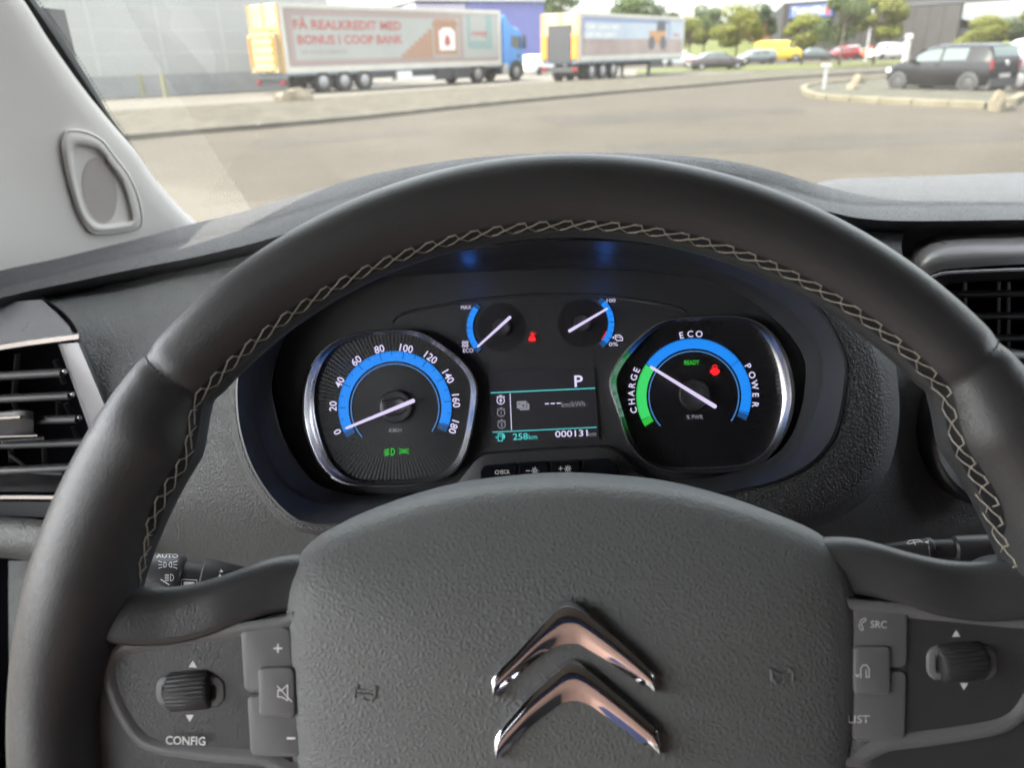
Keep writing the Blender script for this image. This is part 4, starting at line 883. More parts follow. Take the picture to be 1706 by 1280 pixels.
def onglass(px, py, k=.99):               # where a view ray meets the pane
    d = ray(px, py).normalized(); a_, b_ = .2, 3.0
    def gf(t):
        p = CAM + d * t; i = (p.x + .80) / 2.3 * 24; w = (p.z - 1.325 - .015 * math.sin(math.pi * max(0, min(1, (p.z - 1.325) / .70)))) / .70
        return p.y - (1.2 - .92 * w + .06 * (1 - ((i - 12) / 12) ** 2))
    for _ in range(50):
        m_ = (a_ + b_) / 2
        if gf(m_) < 0: a_ = m_
        else: b_ = m_
    return CAM + d * (a_ * k)
df = bpy.data.materials.new('reflection_veil'); df.use_nodes = True; nt3 = df.node_tree  # pale veil standing in for the pillar's reflection in the glass
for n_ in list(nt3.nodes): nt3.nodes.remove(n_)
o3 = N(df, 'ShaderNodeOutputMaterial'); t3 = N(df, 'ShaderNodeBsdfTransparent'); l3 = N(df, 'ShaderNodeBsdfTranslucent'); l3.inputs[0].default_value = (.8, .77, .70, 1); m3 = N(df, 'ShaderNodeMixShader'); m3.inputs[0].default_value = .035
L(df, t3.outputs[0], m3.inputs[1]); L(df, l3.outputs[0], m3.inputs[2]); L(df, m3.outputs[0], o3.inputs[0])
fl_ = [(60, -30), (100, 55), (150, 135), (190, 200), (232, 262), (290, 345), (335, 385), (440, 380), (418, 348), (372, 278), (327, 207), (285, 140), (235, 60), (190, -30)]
mk('pillar_reflection', [onglass(*q) - wo for q in fl_], [tuple(range(len(fl_)))], df, wsn, False)
tag(wsn, 'dusty raked windscreen pane between the dashboard and the yard', 'windscreen')
# cabin shell behind and around the camera: roof, side openings shaped for light, bulkhead, floor
cab = empty('van_cabin', (.35, -.2, .5), 'dark van cabin shell with pale headlining and side openings shaped for light around the dashboard', 'vehicle')
hl = mottled('headlining', (.42, .41, .39), (.46, .45, .43), 60, .9); dk = M['fine']; co_ = Vector((.35, -.2, .5))
def shell(name, mat, *boxes):
    mb = MB()
    for c, d in boxes: mb.box(c, d)
    mb.done(name, mat, cab, False, 0, co_)
shell('roof_panel', hl, ((.31, -.47, 2.06), (2.18, 1.50, .05)))
mb = MB(); mb.quad(*[Vector(p) for p in ((-.72, .26, 2.045), (1.42, .26, 2.045), (1.42, .56, 1.835), (-.72, .56, 1.835))]); mb.quad(*[Vector(p) for p in ((-.72, .26, 2.085), (-.72, .58, 1.855), (1.42, .58, 1.855), (1.42, .26, 2.085))]); mb.done('sun_block_header', hl, cab, False, 0, co_)  # added out of view to keep sun off the dials
tn = mottled('bulkhead_board', (.12, .11, .11), (.16, .15, .15), 3, .7)
shell('rear_bulkhead', tn, ((.35, -1.22, 1.25), (2.1, .04, 1.6)))
shell('floor_pan', dk, ((.35, .1, .47), (2.1, 2.7, .05)))
shell('firewall', dk, ((.35, 1.43, .72), (2.1, .04, .54)))
shell('passenger_door_and_blind', dk, ((1.40, -.02, .92), (.06, 2.36, .84)), ((1.40, -.02, 1.94), (.06, 2.36, .19)), ((1.40, -.55, 1.6), (.06, 1.3, .6)))  # last box shuts most of the window, added to cut light from the right
nv = mottled('badge_copper_tone', (.38, .225, .17), (.46, .28, .21), 20, .6); nb = mottled('badge_navy_tone', (.015, .02, .055), (.022, .03, .075), 200, .9)  # added unseen seats; copper and navy chosen to colour the chrome badge's reflection
for sx, wd_ in ((0.0, .50), (.82, .86)):
    rows = []
    for zz, yy, ww, th_ in ((.80, -.30, wd_, .16), (1.0, -.36, wd_ * 1.02, .17), (1.2, -.44, wd_ * .94, .14), (1.30, -.48, wd_ * .72, .11), (1.34, -.49, wd_ * .3, .05)):
        rows.append([Vector((sx + ww / 2 * (abs(math.cos(a)) ** .5) * (1 if math.cos(a) > 0 else -1), yy + th_ / 2 * math.sin(a), zz)) for a in [q * math.pi / 12 for q in range(24)]])
    v, f = grid(rows, True); mk('added_seat_back', v, f, nv if sx == 0 else nb, cab, True, 0, co_)
    mb = MB(); mb.box((sx, -.06, .74), (wd_, .50, .14), 0, .92); mb.done('added_seat_cushion', nb, cab, True, 40, co_)
    mb = MB(); mb.box((sx, -.52, 1.44), (.27, .10, .17), 0, .85); mb.done('added_headrest', nb, cab, True, 40, co_)
# driver's side left open for light; unseen rail and front post block sun
shell('light_opening_frame', dk, ((-.78, -.02, .56), (.06, 2.36, .12)), ((-.78, -.02, 1.88), (.06, 2.36, .37)), ((-.78, -1.10, 1.2), (.06, .16, 1.3)), ((-.78, .82, 1.0), (.06, .72, 1.0)))
shell('door_mirror_corner', dk, ((-.70, 1.0, 1.4), (.06, .36, .35)))
# ================================================================== the yard outside
M['asph'] = mottled('asphalt', (.029, .0238, .0168), (.041, .0335, .0238), .35, .85, .5, 60)
M['road'] = mottled('pale_road', (.075, .069, .06), (.095, .086, .074), .3, .85)
M['gravel'] = mottled('gravel', (.028, .0245, .018), (.060, .053, .038), 2.2, .9, .8, 14, dist=.05)
M['kerb'] = mottled('kerb_concrete', (.075, .07, .058), (.11, .10, .083), 2, .85)
M['grass'] = mottled('grass', (.04, .05, .012), (.07, .078, .02), .6, .9, .6, 12, dist=.05)
M['tyre'] = princ('tyre_rubber', (.02, .02, .021), .7); M['wheelrim'] = princ('wheel_metal', (.32, .32, .33), .4, .6)
M['glassd'] = princ('car_glass', (.05, .07, .068), .06, 0, .8); M['chassis'] = princ('chassis_grey', (.035, .037, .042), .6)
M['white'] = mottled('white_panel', (.36, .35, .335), (.43, .415, .39), .6, .45)
M['cream'] = mottled('sunlit_white_rear', (.34, .27, .15), (.40, .33, .20), 1.0, .5)  # white trailer rear; the sun's warm yellow is put into the colour
M['tan'] = princ('tan_metal', (.40, .25, .11), .6); M['alu'] = princ('aluminium', (.55, .55, .55), .35, .7)
M['orange'] = princ('orange_paint', (.60, .20, .03), .5); M['redp'] = princ('red_print', (.34, .085, .075), .6)
def sheet(name, pts, z, mat, kind='structure', label=None):
    o = mk(name, [(p[0], p[1], z) for p in pts], [tuple(range(len(pts)))], mat, None, False); tag(o, label, None, None, kind); return o
sheet('ground', [(-700, -60), (900, -60), (900, 1500), (-700, 1500)], 0, M['asph'])
# worn darker lanes and patches in the asphalt: real sheets a few millimetres proud
M['patch'] = mottled('asphalt_patch', (.024, .020, .0155), (.034, .0285, .022), .8, .85, .5, 60)
for q_ in ([(900, 196), (1330, 178), (1345, 186), (930, 209)], [(1010, 240), (1706, 214), (1740, 232), (1040, 262)], [(420, 236), (700, 214), (720, 222), (440, 246)]):
    sheet('asphalt_patch', [gnd(*c) for c in q_], .004, M['patch'])
# gravel bank with its kerb
kpx = [(-260, 285), (-100, 265), (60, 250), (215, 233), (340, 223), (480, 211), (620, 198), (760, 182), (900, 168), (1050, 154), (1180, 143), (1300, 132), (1420, 124), (1500, 119)]
fpx = [(-260, 220), (-100, 206), (60, 198), (193, 188), (330, 180), (480, 171), (620, 160), (760, 150), (905, 140.5), (1050, 132), (1180, 125.5), (1300, 120.5), (1420, 115.5), (1500, 112.5)]
K_ = cat([gnd(*p) for p in kpx], 100); Fp = cat([gnd(*p) for p in fpx], 100)
Zs = lambda q, z: [Vector((p.x, p.y, z)) for p in q]
kin = [p.lerp(q, .035) for p, q in zip(K_, Fp)]
lump = lambda p, a: a * (noise.noise(p * .9) + .5 * noise.noise(p * 2.7))
gr = []
for w in [i / 9 for i in range(10)]:
    gr.append([p.lerp(q, w) + Vector((0, 0, .10 + .10 * math.sin(math.pi * w) + (lump(p.lerp(q, w), .06) if 0 < w < 1 else 0))) for p, q in zip(kin, Fp)])
v, f = grid([Zs(Fp, -.05)] + gr[::-1]); tag(mk('gravel_bank', v, f, M['gravel'], None, True, 0), None, None, None, 'structure')
# kerb stones one by one along the near edge
def kerbline(name, path, step, w, h, gap, label, mat, group=None, jit=.0):
    root = empty(name, path[0], label, 'kerb', group); org = path[0]
    P = cat([Vector((p.x, p.y, 0)) for p in path], 400); Ld = 0; last = P[0]; n = 0; acc = [P[0]]
    for p in P[1:]:
        if (p - last).length >= step or p is P[-1]:
            a, b = last, p; d = (b - a).normalized(); mb = MB(); c = (a + b) / 2; ln = (b - a).length - gap
            if ln > .05: 
                hh = h + random.uniform(-jit, jit)
                x, y = ln / 2, w / 2; nn = Vector((-d.y, d.x, 0)); vs = []
                for zz, k in ((-.05, 1), (hh - .02, 1), (hh, .86)):
                    for sx, sy in ((-1, -1), (1, -1), (1, 1), (-1, 1)): vs.append(c + d * (sx * x * (1 if k == 1 else .97)) + nn * (sy * y * k) + Vector((0, 0, zz)))
                fs = [(8, 9, 10, 11)] + [(r * 4 + i, r * 4 + (i + 1) % 4, r * 4 + 4 + (i + 1) % 4, r * 4 + 4 + i) for r in (0, 1) for i in range(4)]
                mk('kerb_stone', vs, fs, mat, root, False, 0, org)
            last = p
    return root
kerbline('long_kerb', [p.lerp(q, .012) for p, q in zip(K_, Fp)][::4], 1.6, .16, .13, .02, 'long pale kerb edging the gravel bank', M['kerb'])
# pale truck road behind the bank, grass verges
Fb = [p + Vector((-18, 22, 0)) for p in Fp]
v, f = grid([Zs([p + Vector((-.05, .05, 0)) for p in Fp], .006), Zs(Fb, .006)]); tag(mk('truck_road', v, f, M['road'], None, False), None, None, None, 'structure')
def strip_g(name, near, far, z, mat, bulge=0.0):
    a = cat([gnd(*p) for p in near], 60); b = cat([gnd(*p) for p in far], 60)
    rows = [[p.lerp(q, w) + Vector((0, 0, z + bulge * w)) for p, q in zip(a, b)] for w in (0, .33, .66, 1)]
    v, f = grid(rows); return tag(mk(name, v, f, mat, None, True, 0), None, None, None, 'structure')
strip_g('grass_verge', [(1060, 124), (1130, 120.5), (1240, 118.5), (1340, 115), (1430, 111), (1520, 107), (1640, 102), (1800, 96)], [(1060, 117), (1130, 114), (1240, 110), (1340, 106.5), (1430, 103), (1520, 100), (1640, 96), (1800, 91)], .05, M['grass'])
sl_a = [aty(x, y, 150) for x, y in ((1040, 96), (1130, 94), (1250, 91), (1330, 88))]
v, f = grid([[Vector((p.x, 150, 0)) for p in sl_a], [Vector((p.x * 1.12, 168, 3.2)) for p in sl_a], [Vector((p.x * 1.3, 200, 3.6)) for p in sl_a]]); tag(mk('grass_slope', v, f, M['grass'], None, True, 0), None, None, None, 'structure')
# low wooded rise along the horizon
hill = []
for z, Y in ((0, 330), (7, 345), (9, 400)): hill.append([Vector((-420 + 26 * i, Y + 20 * math.sin(i), z + (2.5 * noise.noise(Vector((i * .5, z, 0))) if z else 0))) for i in range(48)])
M['wood'] = mottled('far_wood', (.045, .06, .02), (.09, .10, .035), .12, .95)
v, f = grid(hill); tag(mk('wooded_hill', v, f, M['wood'], None, True, 0), None, None, None, 'structure')

# ------------------------------------------------------------------ warehouse on the left
wa, wb = gnd(158, 164.5), gnd(392, 153)
wd = (wb - wa).normalized(); wn = Vector((wd.y, -wd.x, 0))
ware = empty('warehouse', wa, 'long pale warehouse wall with ribbed panels and a grey plinth on the left', 'building')
M['cladW'] = princ('wall_cladding', (.33, .33, .32), .5); M['cladJ'] = princ('joint_strip', (.38, .38, .36), .5); M['plinth'] = mottled('plinth', (.22, .222, .222), (.27, .27, .265), 1.5, .8)
LEN = (wb - wa).length
def wallpt(s, z, d=0.0): p = wa + wd * s + wn * d; return Vector((p.x, p.y, z))
pw_ = LEN * 104 / 232
mb = MB()
for k in range(-6, 3):
    s0 = pw_ * k + LEN * .52; s1 = s0 + pw_ - .05
    mbp = MB()
    for r in range(8):
        z0 = 1.0 + r * 1.05; z1 = z0 + 1.03
        mbp.quad(wallpt(s0, z0), wallpt(s1, z0), wallpt(s1, z1, .03), wallpt(s0, z1, .03))
        mbp.quad(wallpt(s0, z1, .03), wallpt(s1, z1, .03), wallpt(s1, z1 + .02, 0), wallpt(s0, z1 + .02, 0))
    mbp.done('wall_panel', M['cladW'], ware, False, 0, wa)
    mbj = MB(); mbj.quad(wallpt(s1 - .02, 1, .02), wallpt(s1 + .10, 1, .02), wallpt(s1 + .10, 9.4, .05), wallpt(s1 - .02, 9.4, .05)); mbj.done('joint_strip', M['cladJ'], ware, False, 0, wa)
s0, s1 = -6 * pw_ + LEN * .52, 3 * pw_ + LEN * .52
mb.quad(wallpt(s0, -.1, .06), wallpt(s1, -.1, .06), wallpt(s1, .98, .06), wallpt(s0, .98, .06)); mb.quad(wallpt(s0, .98, .06), wallpt(s1, .98, .06), wallpt(s1, .98, -.3), wallpt(s0, .98, -.3)); mb.done('plinth', M['plinth'], ware, False, 0, wa)
mb = MB(); mb.quad(wallpt(s0, 0, -.1), wallpt(s1, 0, -.1), wallpt(s1, 9.4, -.1), wallpt(s0, 9.4, -.1)); mb.quad(wallpt(s1, 0, -.1), wallpt(s1, 0, -30), wallpt(s1, 9.4, -30), wallpt(s1, 9.4, -.1)); mb.quad(wallpt(s0, 9.4, -.1), wallpt(s1, 9.4, -.1), wallpt(s1, 9.4, -30), wallpt(s0, 9.4, -30)); mb.done('wall_core', M['cladW'], ware, False, 0, wa)
M['yel'] = princ('yellow_post', (.21, .20, .10), .7)
for x in (240, 277):
    p = gnd(x, 162); mb = MB(); mb.cyl(p, p + Vector((0, 0, 1.1)), .09, 10); b_ = mb.done('bollard', M['yel'], None, True, 40, p); b_.location = p
    tag(b_, 'faded yellow bollard at the warehouse plinth, ' + ('left one' if x == 240 else 'nearer the parked lorry'), 'bollard', 'bollards by the warehouse')
mb = MB(); p = gnd(388, 152); mb.box(p + Vector((0, 0, .9)), (.5, .5, 1.8), .6); mb.box(p + Vector((0, 0, 1.85)), (.6, .6, .1), .6); o = mb.done('utility_cabinet', M['plinth'], None, False, 0, p); o.location = p; tag(o, 'grey utility cabinet between the warehouse wall and the lorry', 'cabinet')
p = gnd(492, 171, .1)
def boulder(p, sx, sy, sz, mat, seed, rz, label, group=None):
    bm = bmesh.new(); bmesh.ops.create_icosphere(bm, subdivisions=3, radius=1)
    for v in bm.verts:
        d = 1 + .28 * noise.noise(v.co * 1.4 + Vector((seed, 0, 0))) + .12 * noise.noise(v.co * 3.5 + Vector((0, seed, 0)))
        v.co = Vector((v.co.x * sx * d, v.co.y * sy * d, max(-.25, v.co.z) * sz * d))
    me = bpy.data.meshes.new('boulder'); bm.to_mesh(me); bm.free(); me.materials.append(mat); me.polygons.foreach_set('use_smooth', [True] * len(me.polygons)); me.set_sharp_from_angle(angle=.5)
    o = bpy.data.objects.new('boulder', me); COL.objects.link(o); o.location = p; o.rotation_euler.z = rz; return tag(o, label, 'boulder', group)
M['stone'] = mottled('boulder_stone', (.08, .068, .05), (.12, .105, .08), 3, .9); M['stoney'] = mottled('painted_stone', (.10, .085, .058), (.14, .12, .085), 4, .8)
boulder(p, .78, .42, .50, M['stone'], 3, .35, 'flat brown boulder on the gravel bank before the lorry')

# ------------------------------------------------------------------ wheels, cars
def wheelm(name, c, r, w, ax, par, hub_=True, org=None, rimm=None):
    ax = Vector(ax).normalized(); u = Vector((0, 0, 1)); s = ax.cross(u); rows = []
    for x, rr in ((-w / 2, .62), (-w / 2, .93), (-w * .42, 1), (w * .42, 1), (w / 2, .93), (w / 2, .62)):
        rows.append([Vector(c) + ax * x + (u * math.sin(q * .2618) + s * math.cos(q * .2618)) * (rr * r) for q in range(24)])
    v, f = grid(rows, True); o = mk(name, v, f, M['tyre'], par, True, 35, org)
    if hub_:
        for sgn in (-1, 1):
            mb = MB(); cc = Vector(c) + ax * (sgn * w * .36); n_ = 24
            ring = [cc + (u * math.sin(q * .2618) + s * math.cos(q * .2618)) * (.64 * r) for q in range(n_)]; ri = [cc + ax * (sgn * w * .08) + (u * math.sin(q * .2618) + s * math.cos(q * .2618)) * (r * (.55 if q % 4 < 2 else .50)) for q in range(n_)]
            rc = [cc + ax * (sgn * w * .12) + (u * math.sin(q * .2618) + s * math.cos(q * .2618)) * (.16 * r) for q in range(n_)]
            v, f = grid([ring, ri, rc], True); f.append(tuple(range(2 * n_, 3 * n_))); mb.add(v, f); mb.done('wheel_rim', rimm or M['wheelrim'], o, True, 30, org)
    return o
PAINT = {}
def paint(c, rough=.25):
    k = tuple(c)
    if k not in PAINT: PAINT[k] = princ('car_paint', c, rough, .0, .35, .0)
    return PAINT[k]
KINDS = {   # x (fraction of length, rear..front), roof z, belt z, half width, bottom z, roof half width (fractions of H and W)
 'hatch': [(-.5, .62, .60, .42, .24, .40), (-.492, .70, .645, .46, .20, .40), (-.468, .84, .655, .48, .17, .385), (-.43, .965, .66, .49, .15, .375), (-.33, .99, .655, .498, .14, .375), (-.10, 1.0, .645, .5, .14, .375), (.05, .985, .635, .5, .14, .37), (.15, .92, .63, .5, .14, .365), (.29, .675, .62, .495, .14, .44), (.36, .635, .60, .49, .14, .44), (.44, .58, .56, .47, .15, .42), (.485, .48, .46, .43, .17, .38), (.5, .38, .37, .39, .19, .35)],
 'sedan': [(-.5, .50, .48, .42, .22, .38), (-.49, .62, .60, .46, .18, .42), (-.42, .66, .64, .48, .15, .44), (-.33, .70, .655, .49, .14, .42), (-.20, .95, .66, .5, .13, .36), (-.05, 1.0, .66, .5, .13, .36), (.08, .98, .655, .5, .13, .36), (.24, .69, .64, .495, .13, .43), (.34, .64, .61, .49, .13, .44), (.44, .57, .55, .47, .15, .42), (.49, .46, .44, .42, .17, .38), (.5, .38, .37, .38, .2, .34)],
 'suv': [(-.5, .60, .58, .44, .24, .42), (-.49, .74, .66, .47, .2, .42), (-.46, .92, .67, .49, .17, .41), (-.40, .985, .67, .5, .16, .40), (-.2, 1.0, .66, .5, .16, .40), (.02, .99, .655, .5, .16, .39), (.10, .95, .65, .5, .16, .385), (.22, .72, .645, .5, .16, .45), (.34, .675, .64, .49, .16, .45), (.45, .61, .59, .47, .18, .43), (.49, .5, .48, .44, .2, .4), (.5, .4, .39, .4, .22, .36)],
 'van': [(-.5, .60, .58, .47, .2, .46), (-.495, .96, .6, .49, .16, .46), (-.44, 1.0, .6, .5, .15, .46), (0, 1.0, .6, .5, .15, .46), (.18, .99, .6, .5, .15, .45), (.24, .94, .59, .5, .15, .44), (.36, .64, .57, .5, .15, .46), (.42, .58, .54, .49, .15, .45), (.47, .52, .50, .46, .17, .42), (.495, .42, .41, .43, .19, .4), (.5, .34, .33, .4, .2, .38)],
}
WIN = {'hatch': [(-.27, -.055), (-.03, .20)], 'sedan': [(-.24, -.03), (-.01, .19)], 'suv': [(-.42, -.26), (-.23, -.02), (0, .18)], 'van': [(.14, .29)]}
def car(kind, L_, W_, H_, col, loc, head, label, group=None, detail=True, name='parked_car', category='car', plate=None, badge=False, rimm=None):
    root = empty(name, loc, label, category, group, rz=head); st = KINDS[kind]
    sec = []
    for x, zt, zb, hw, z0, rw in st:
        w, r = hw * W_, rw * W_; zt, zb, z0 = zt * H_, zb * H_, z0 * H_
        half = [(0, z0), (w * .86, z0), (w * .97, z0 + .10 * H_), (w, z0 + .45 * (zb - z0)), (w * .985, zb - .03 * H_), (w * .955, zb), (w * .955 + (min(r, w * .955) - w * .955) * .82, zb + (zt - zb) * .82), (min(r, w * .955) * .88, zt - (zt - zb) * .045), (min(r, w * .955) * .5, zt), (0, zt + .003)]
        sec.append([Vector((x * L_, y, z)) for y, z in half] + [Vector((x * L_, -y, z)) for y, z in half[-2:0:-1]])
    def at(x, k):                          # section point k at length fraction x
        for a, b in zip(range(len(st)), range(1, len(st))):
            if st[a][0] <= x <= st[b][0]:
                w = (x - st[a][0]) / (st[b][0] - st[a][0]); return sec[a][k].lerp(sec[b][k], w)
        return sec[-1][k]
    v, f = grid(sec, True); n_ = len(sec[0]); f.append(tuple(range(n_))); f.append(tuple(range(len(v) - n_, len(v)))[::-1])
    body = mk('body', v, f, paint(col), root, True, 32)
    for sgn in (1, -1):
        for a, b in WIN[kind]:
            mb = MB(); pts = []
            for t in (0, .25, .5, .75, 1):
                x = a + (b - a) * t
                p5, p6 = (at(x, 5), at(x, 6)); lo = p5.lerp(p6, .08); hi = p5.lerp(p6, .90); pts.append((lo, hi))
            off = Vector((0, sgn * .006, .002)); fl = lambda p: Vector((p.x, sgn * p.y, p.z)) + off
            for q, r in zip(pts, pts[1:]): mb.quad(fl(q[0]), fl(r[0]), fl(r[1]), fl(q[1]))
            mb.done('window', M['glassd'], root, False)
    def cross(xa, xb, za, zb_, mat, nm, wk=.80):
        mb = MB(); rr = []
        for x in (xa, xb):
            p5, p6, p9 = at(x, 5), at(x, 6), at(x, 9); rr.append((x, p5, p6, p9))
        return rr
    # front and rear screens follow the slope of the roofline
    def screen(seq, nm):
        mb = MB(); rows = []
        for x, kz in seq:
            p5, p6 = at(x, 5), at(x, 6); z = at(x, 9).z; wv = (p5.y * .5 + p6.y * .5) * .90
            rows.append([Vector((x * L_ + kz, y * wv, z + .006 - .02 * abs(y) ** 3)) for y in (-1, -.5, 0, .5, 1)])
        v, f = grid(rows); mk(nm, v, f, M['glassd'], root, True, 0)
    if kind == 'hatch':
        screen([(.27, .01), (.21, .01), (.155, .01)], 'windscreen'); 
        mb = MB(); rows = []
        for x, zf in ((-.489, .735), (-.478, .80), (-.466, .86), (-.444, .925)):
            wv = W_ * (.395 - (zf - .7) * .12); rows.append([Vector((x * L_ - .012, y * wv, zf * H_)) for y in (-1, -.5, 0, .5, 1)])
        v, f = grid(rows); mk('rear_window', v, f, M['glassd'], root, True, 0)
    elif kind == 'sedan': screen([(.235, .01), (.16, .01), (.09, .01)], 'windscreen'); screen([(-.32, -.01), (-.26, -.01), (-.205, -.01)], 'rear_window')
    elif kind == 'suv': screen([(.215, .01), (.16, .01), (.105, .01)], 'windscreen'); screen([(-.488, -.02), (-.475, -.02), (-.45, -.02)], 'rear_window')
    else: screen([(.355, .01), (.30, .01), (.245, .01)], 'windscreen')
    wr = H_ * (.205 if kind != 'van' else .17)
    xa = (-.325, .325) if kind != 'hatch' else (-.335, .345)
    for x in xa:
        for sgn in (-1, 1):
            y = sgn * (W_ * .5 - .09)
            mb = MB(); n0 = 20
            ring = [Vector((x * L_ + wr * 1.16 * math.cos(q * math.pi / n0), sgn * (W_ * .5 + .006), wr + wr * 1.16 * math.sin(q * math.pi / n0))) for q in range(n0 + 1)]
            mb.quad(*(ring + [Vector((x * L_ - wr * 1.1, sgn * (W_ * .5 + .006), wr * .7)), Vector((x * L_ + wr * 1.1, sgn * (W_ * .5 + .006), wr * .7))])); mb.done('wheel_arch', M['chassis'], root, False)
            wheelm('wheel', (x * L_, sgn * (W_ * .5 - .075), wr), wr, .20, (0, 1, 0), root, detail, None, rimm)
    if detail:
        for sgn in (-1, 1):
            mb = MB(); mb.box((-.489 * L_, sgn * W_ * .415, H_ * .57), (.10, .13, H_ * .17)); mb.done('tail_light', M['redlens'], root, True, 20)
            mb = MB(); mb.box((.46 * L_, sgn * W_ * .38, H_ * .47), (.22, .26, H_ * .085)); mb.done('headlight', M['lens'], root, True, 20)
            mb = MB(); mb.box((.20 * L_, sgn * (W_ * .5 + .09), H_ * .66), (.12, .18, .13)); mb.done('door_mirror', paint(col), root, True, 20)
            mb = MB(); mb.box((-.02 * L_, sgn * (W_ * .5 + .004), H_ * .58), (.16, .03, .03)); mb.done('door_handle', paint(col), root, True, 20)
        mb = MB(); mb.box((-.503 * L_, 0, H_ * .36), (.03, .52, .115)); mb.done('number_plate', M['white'], root, False)
        mb = MB(); mb.box((-.49 * L_, 0, H_ * .22), (.12, W_ * .82, H_ * .17)); mb.done('rear_bumper', M['chassis'] if col[0] < .1 else paint(col), root, True, 20)
        if badge:
            mb = MB(); rows = [[Vector((-.5 * L_ - .012 - d, r * math.cos(q * .3142), H_ * .605 + r * math.sin(q * .3142))) for q in range(20)] for r, d in ((.075, 0), (.072, .012), (.06, .012), (.058, .004))]
            v, f = grid(rows, True); mb.add(v, f); 
            for a, b in (((-.045, .04), (-.012, -.045)), ((-.012, -.045), (0, .0)), ((0, .0), (.012, -.045)), ((.012, -.045), (.045, .04))):
                mb.tube([Vector((-.5 * L_ - .02, a[0], H_ * .605 + a[1])), Vector((-.5 * L_ - .02, b[0], H_ * .605 + b[1]))], .007, 5)
            mb.done('badge', M['alu'], root, True, 40)
    return root
M['redlens'] = princ('tail_lens', (.22, .015, .015), .2); M['lens'] = princ('headlamp_lens', (.70, .70, .68), .1)
fw, rw_ = gnd(1493, 150), gnd(1605, 152)
d = (fw - rw_); d.z = 0; L0 = d.length; d.normalize(); hd = math.atan2(d.y, d.x); nr = Vector((-d.y, d.x, 0))
cc = (fw + rw_) / 2; cc.z = 0
side = -1 if nr.dot(-cc) < 0 else 1      # which flank faces the camera
hd = math.radians(119); cpos = (cc - nr * side * .74) * .955 + Vector((.25, 0, 0))
car('hatch', 3.75, 1.70, 1.50, (.006, .0065, .008), cpos, hd, 'black small hatchback parked behind the stone kerb island', None, True, badge=True, rimm=princ('steel_wheel', (.035, .035, .036), .5))
def place(px, py, kind, dims, col, ang, label, group='cars parked beyond the verge', name='parked_car', det=False, z=0.0, category='car'):
    p = gnd(px, py, z); return car(kind, *dims, col, p, math.radians(ang), label, group, det, name, category)
place(1800, 150, 'suv', (4.6, 1.85, 1.66), (.10, .11, .14), 118, 'dark grey estate car cut off at the right edge beside the black hatchback', 'cars in the nearest parking row', det=True)
place(1705, 122, 'suv', (4.7, 1.85, 1.68), (.55, .56, .57), 128, 'silver car with a pale roof behind the black hatchback', 'cars in the nearest parking row', det=True)
place(1192, 116.5, 'sedan', (4.5, 1.78, 1.36), (.06, .05, .055), 8, 'low dark car on the road beyond the gravel bank', 'cars parked beyond the verge', det=True)
place(1258, 106.5, 'hatch', (4.1, 1.75, 1.45), (.13, .14, .15), 195, 'grey hatchback just left of the yellow van')
place(1296, 103, 'van', (5.2, 1.95, 2.3), (.62, .42, .06), 5, 'bright yellow delivery van before the dark store', None, 'delivery_van', True, category='van')
place(1352, 101.5, 'sedan', (4.5, 1.8, 1.42), (.06, .065, .07), 178, 'dark saloon between the yellow van and the red car')
place(1402, 99, 'hatch', (4.0, 1.75, 1.5), (.28, .03, .04), 200, 'dark red hatchback behind the thin verge tree')
place(1420, 97.5, 'suv', (4.5, 1.85, 1.62), (.30, .31, .32), 250, 'grey estate car right of the dark red hatchback')
place(1448, 95, 'hatch', (4.1, 1.75, 1.52), (.62, .07, .03), 210, 'bright orange red hatchback beyond the verge')
place(1478, 98, 'van', (4.4, 1.8, 1.75), (.66, .66, .64), 195, 'white family van beyond the verge next to the red hatchback')
place(1512, 94, 'hatch', (4.2, 1.78, 1.5), (.35, .36, .38), 190, 'silver hatchback behind the white ticket post')
place(1530, 93, 'suv', (4.5, 1.85, 1.66), (.62, .63, .64), 200, 'white estate car showing its roof behind the black hatchback bonnet')
place(898, 124, 'hatch', (4.2, 1.78, 1.5), (.68, .69, .68), 60, 'white car glimpsed between the lorry cab and the parked trailer', None)
place(1128, 110, 'hatch', (4.2, 1.78, 1.5), (.62, .64, .64), 20, 'white car half hidden behind the parked trailer front', None)

# ------------------------------------------------------------------ kerb island with stones and post
isl_n = [(1338, 152), (1347, 160), (1375, 166.5), (1420, 170), (1470, 172.5), (1530, 175.5), (1600, 178.5), (1660, 181)]
isl_f = [(1338, 152), (1350, 146), (1385, 142), (1420, 138.5), (1470, 133.5), (1520, 129)]
pn = [gnd(*p) for p in isl_n]; pf_ = [gnd(*p) for p in isl_f]; end = [gnd(1660, 181), gnd(1690, 172), gnd(1700, 164)]
poly = pf_[::-1] + pn[1:] + end[1:]
M['soil'] = mottled('island_soil', (.026, .026, .02), (.055, .052, .036), 1.4, .95, .6, 10, dist=.04)
c0 = sum(poly, Vector()) / len(poly)
vs = [Vector((p.x, p.y, .10)) for p in poly]; tag(mk('island_bed', vs, [tuple(range(len(vs)))], M['soil'], None, False), None, None, None, 'structure')
M['kerby'] = mottled('weathered_kerb', (.085, .075, .05), (.13, .115, .08), 1.6, .85)
kerbline('island_kerb', pf_[::-1] + pn[1:] + end[1:], .95, .22, .17, .03, 'weathered sandy kerb stones round the parking island', M['kerby'], None, .01)
boulder(gnd(1429, 138.5, .1), .28, .22, .36, M['stoney'], 9, .2, 'pale yellow boulder standing upright on the island, far side', 'boulders on the island')
boulder(gnd(1420, 147.5, .1), .30, .22, .2, M['stoney'], 4, 1.0, 'low pale boulder lying on the island soil', 'boulders on the island')
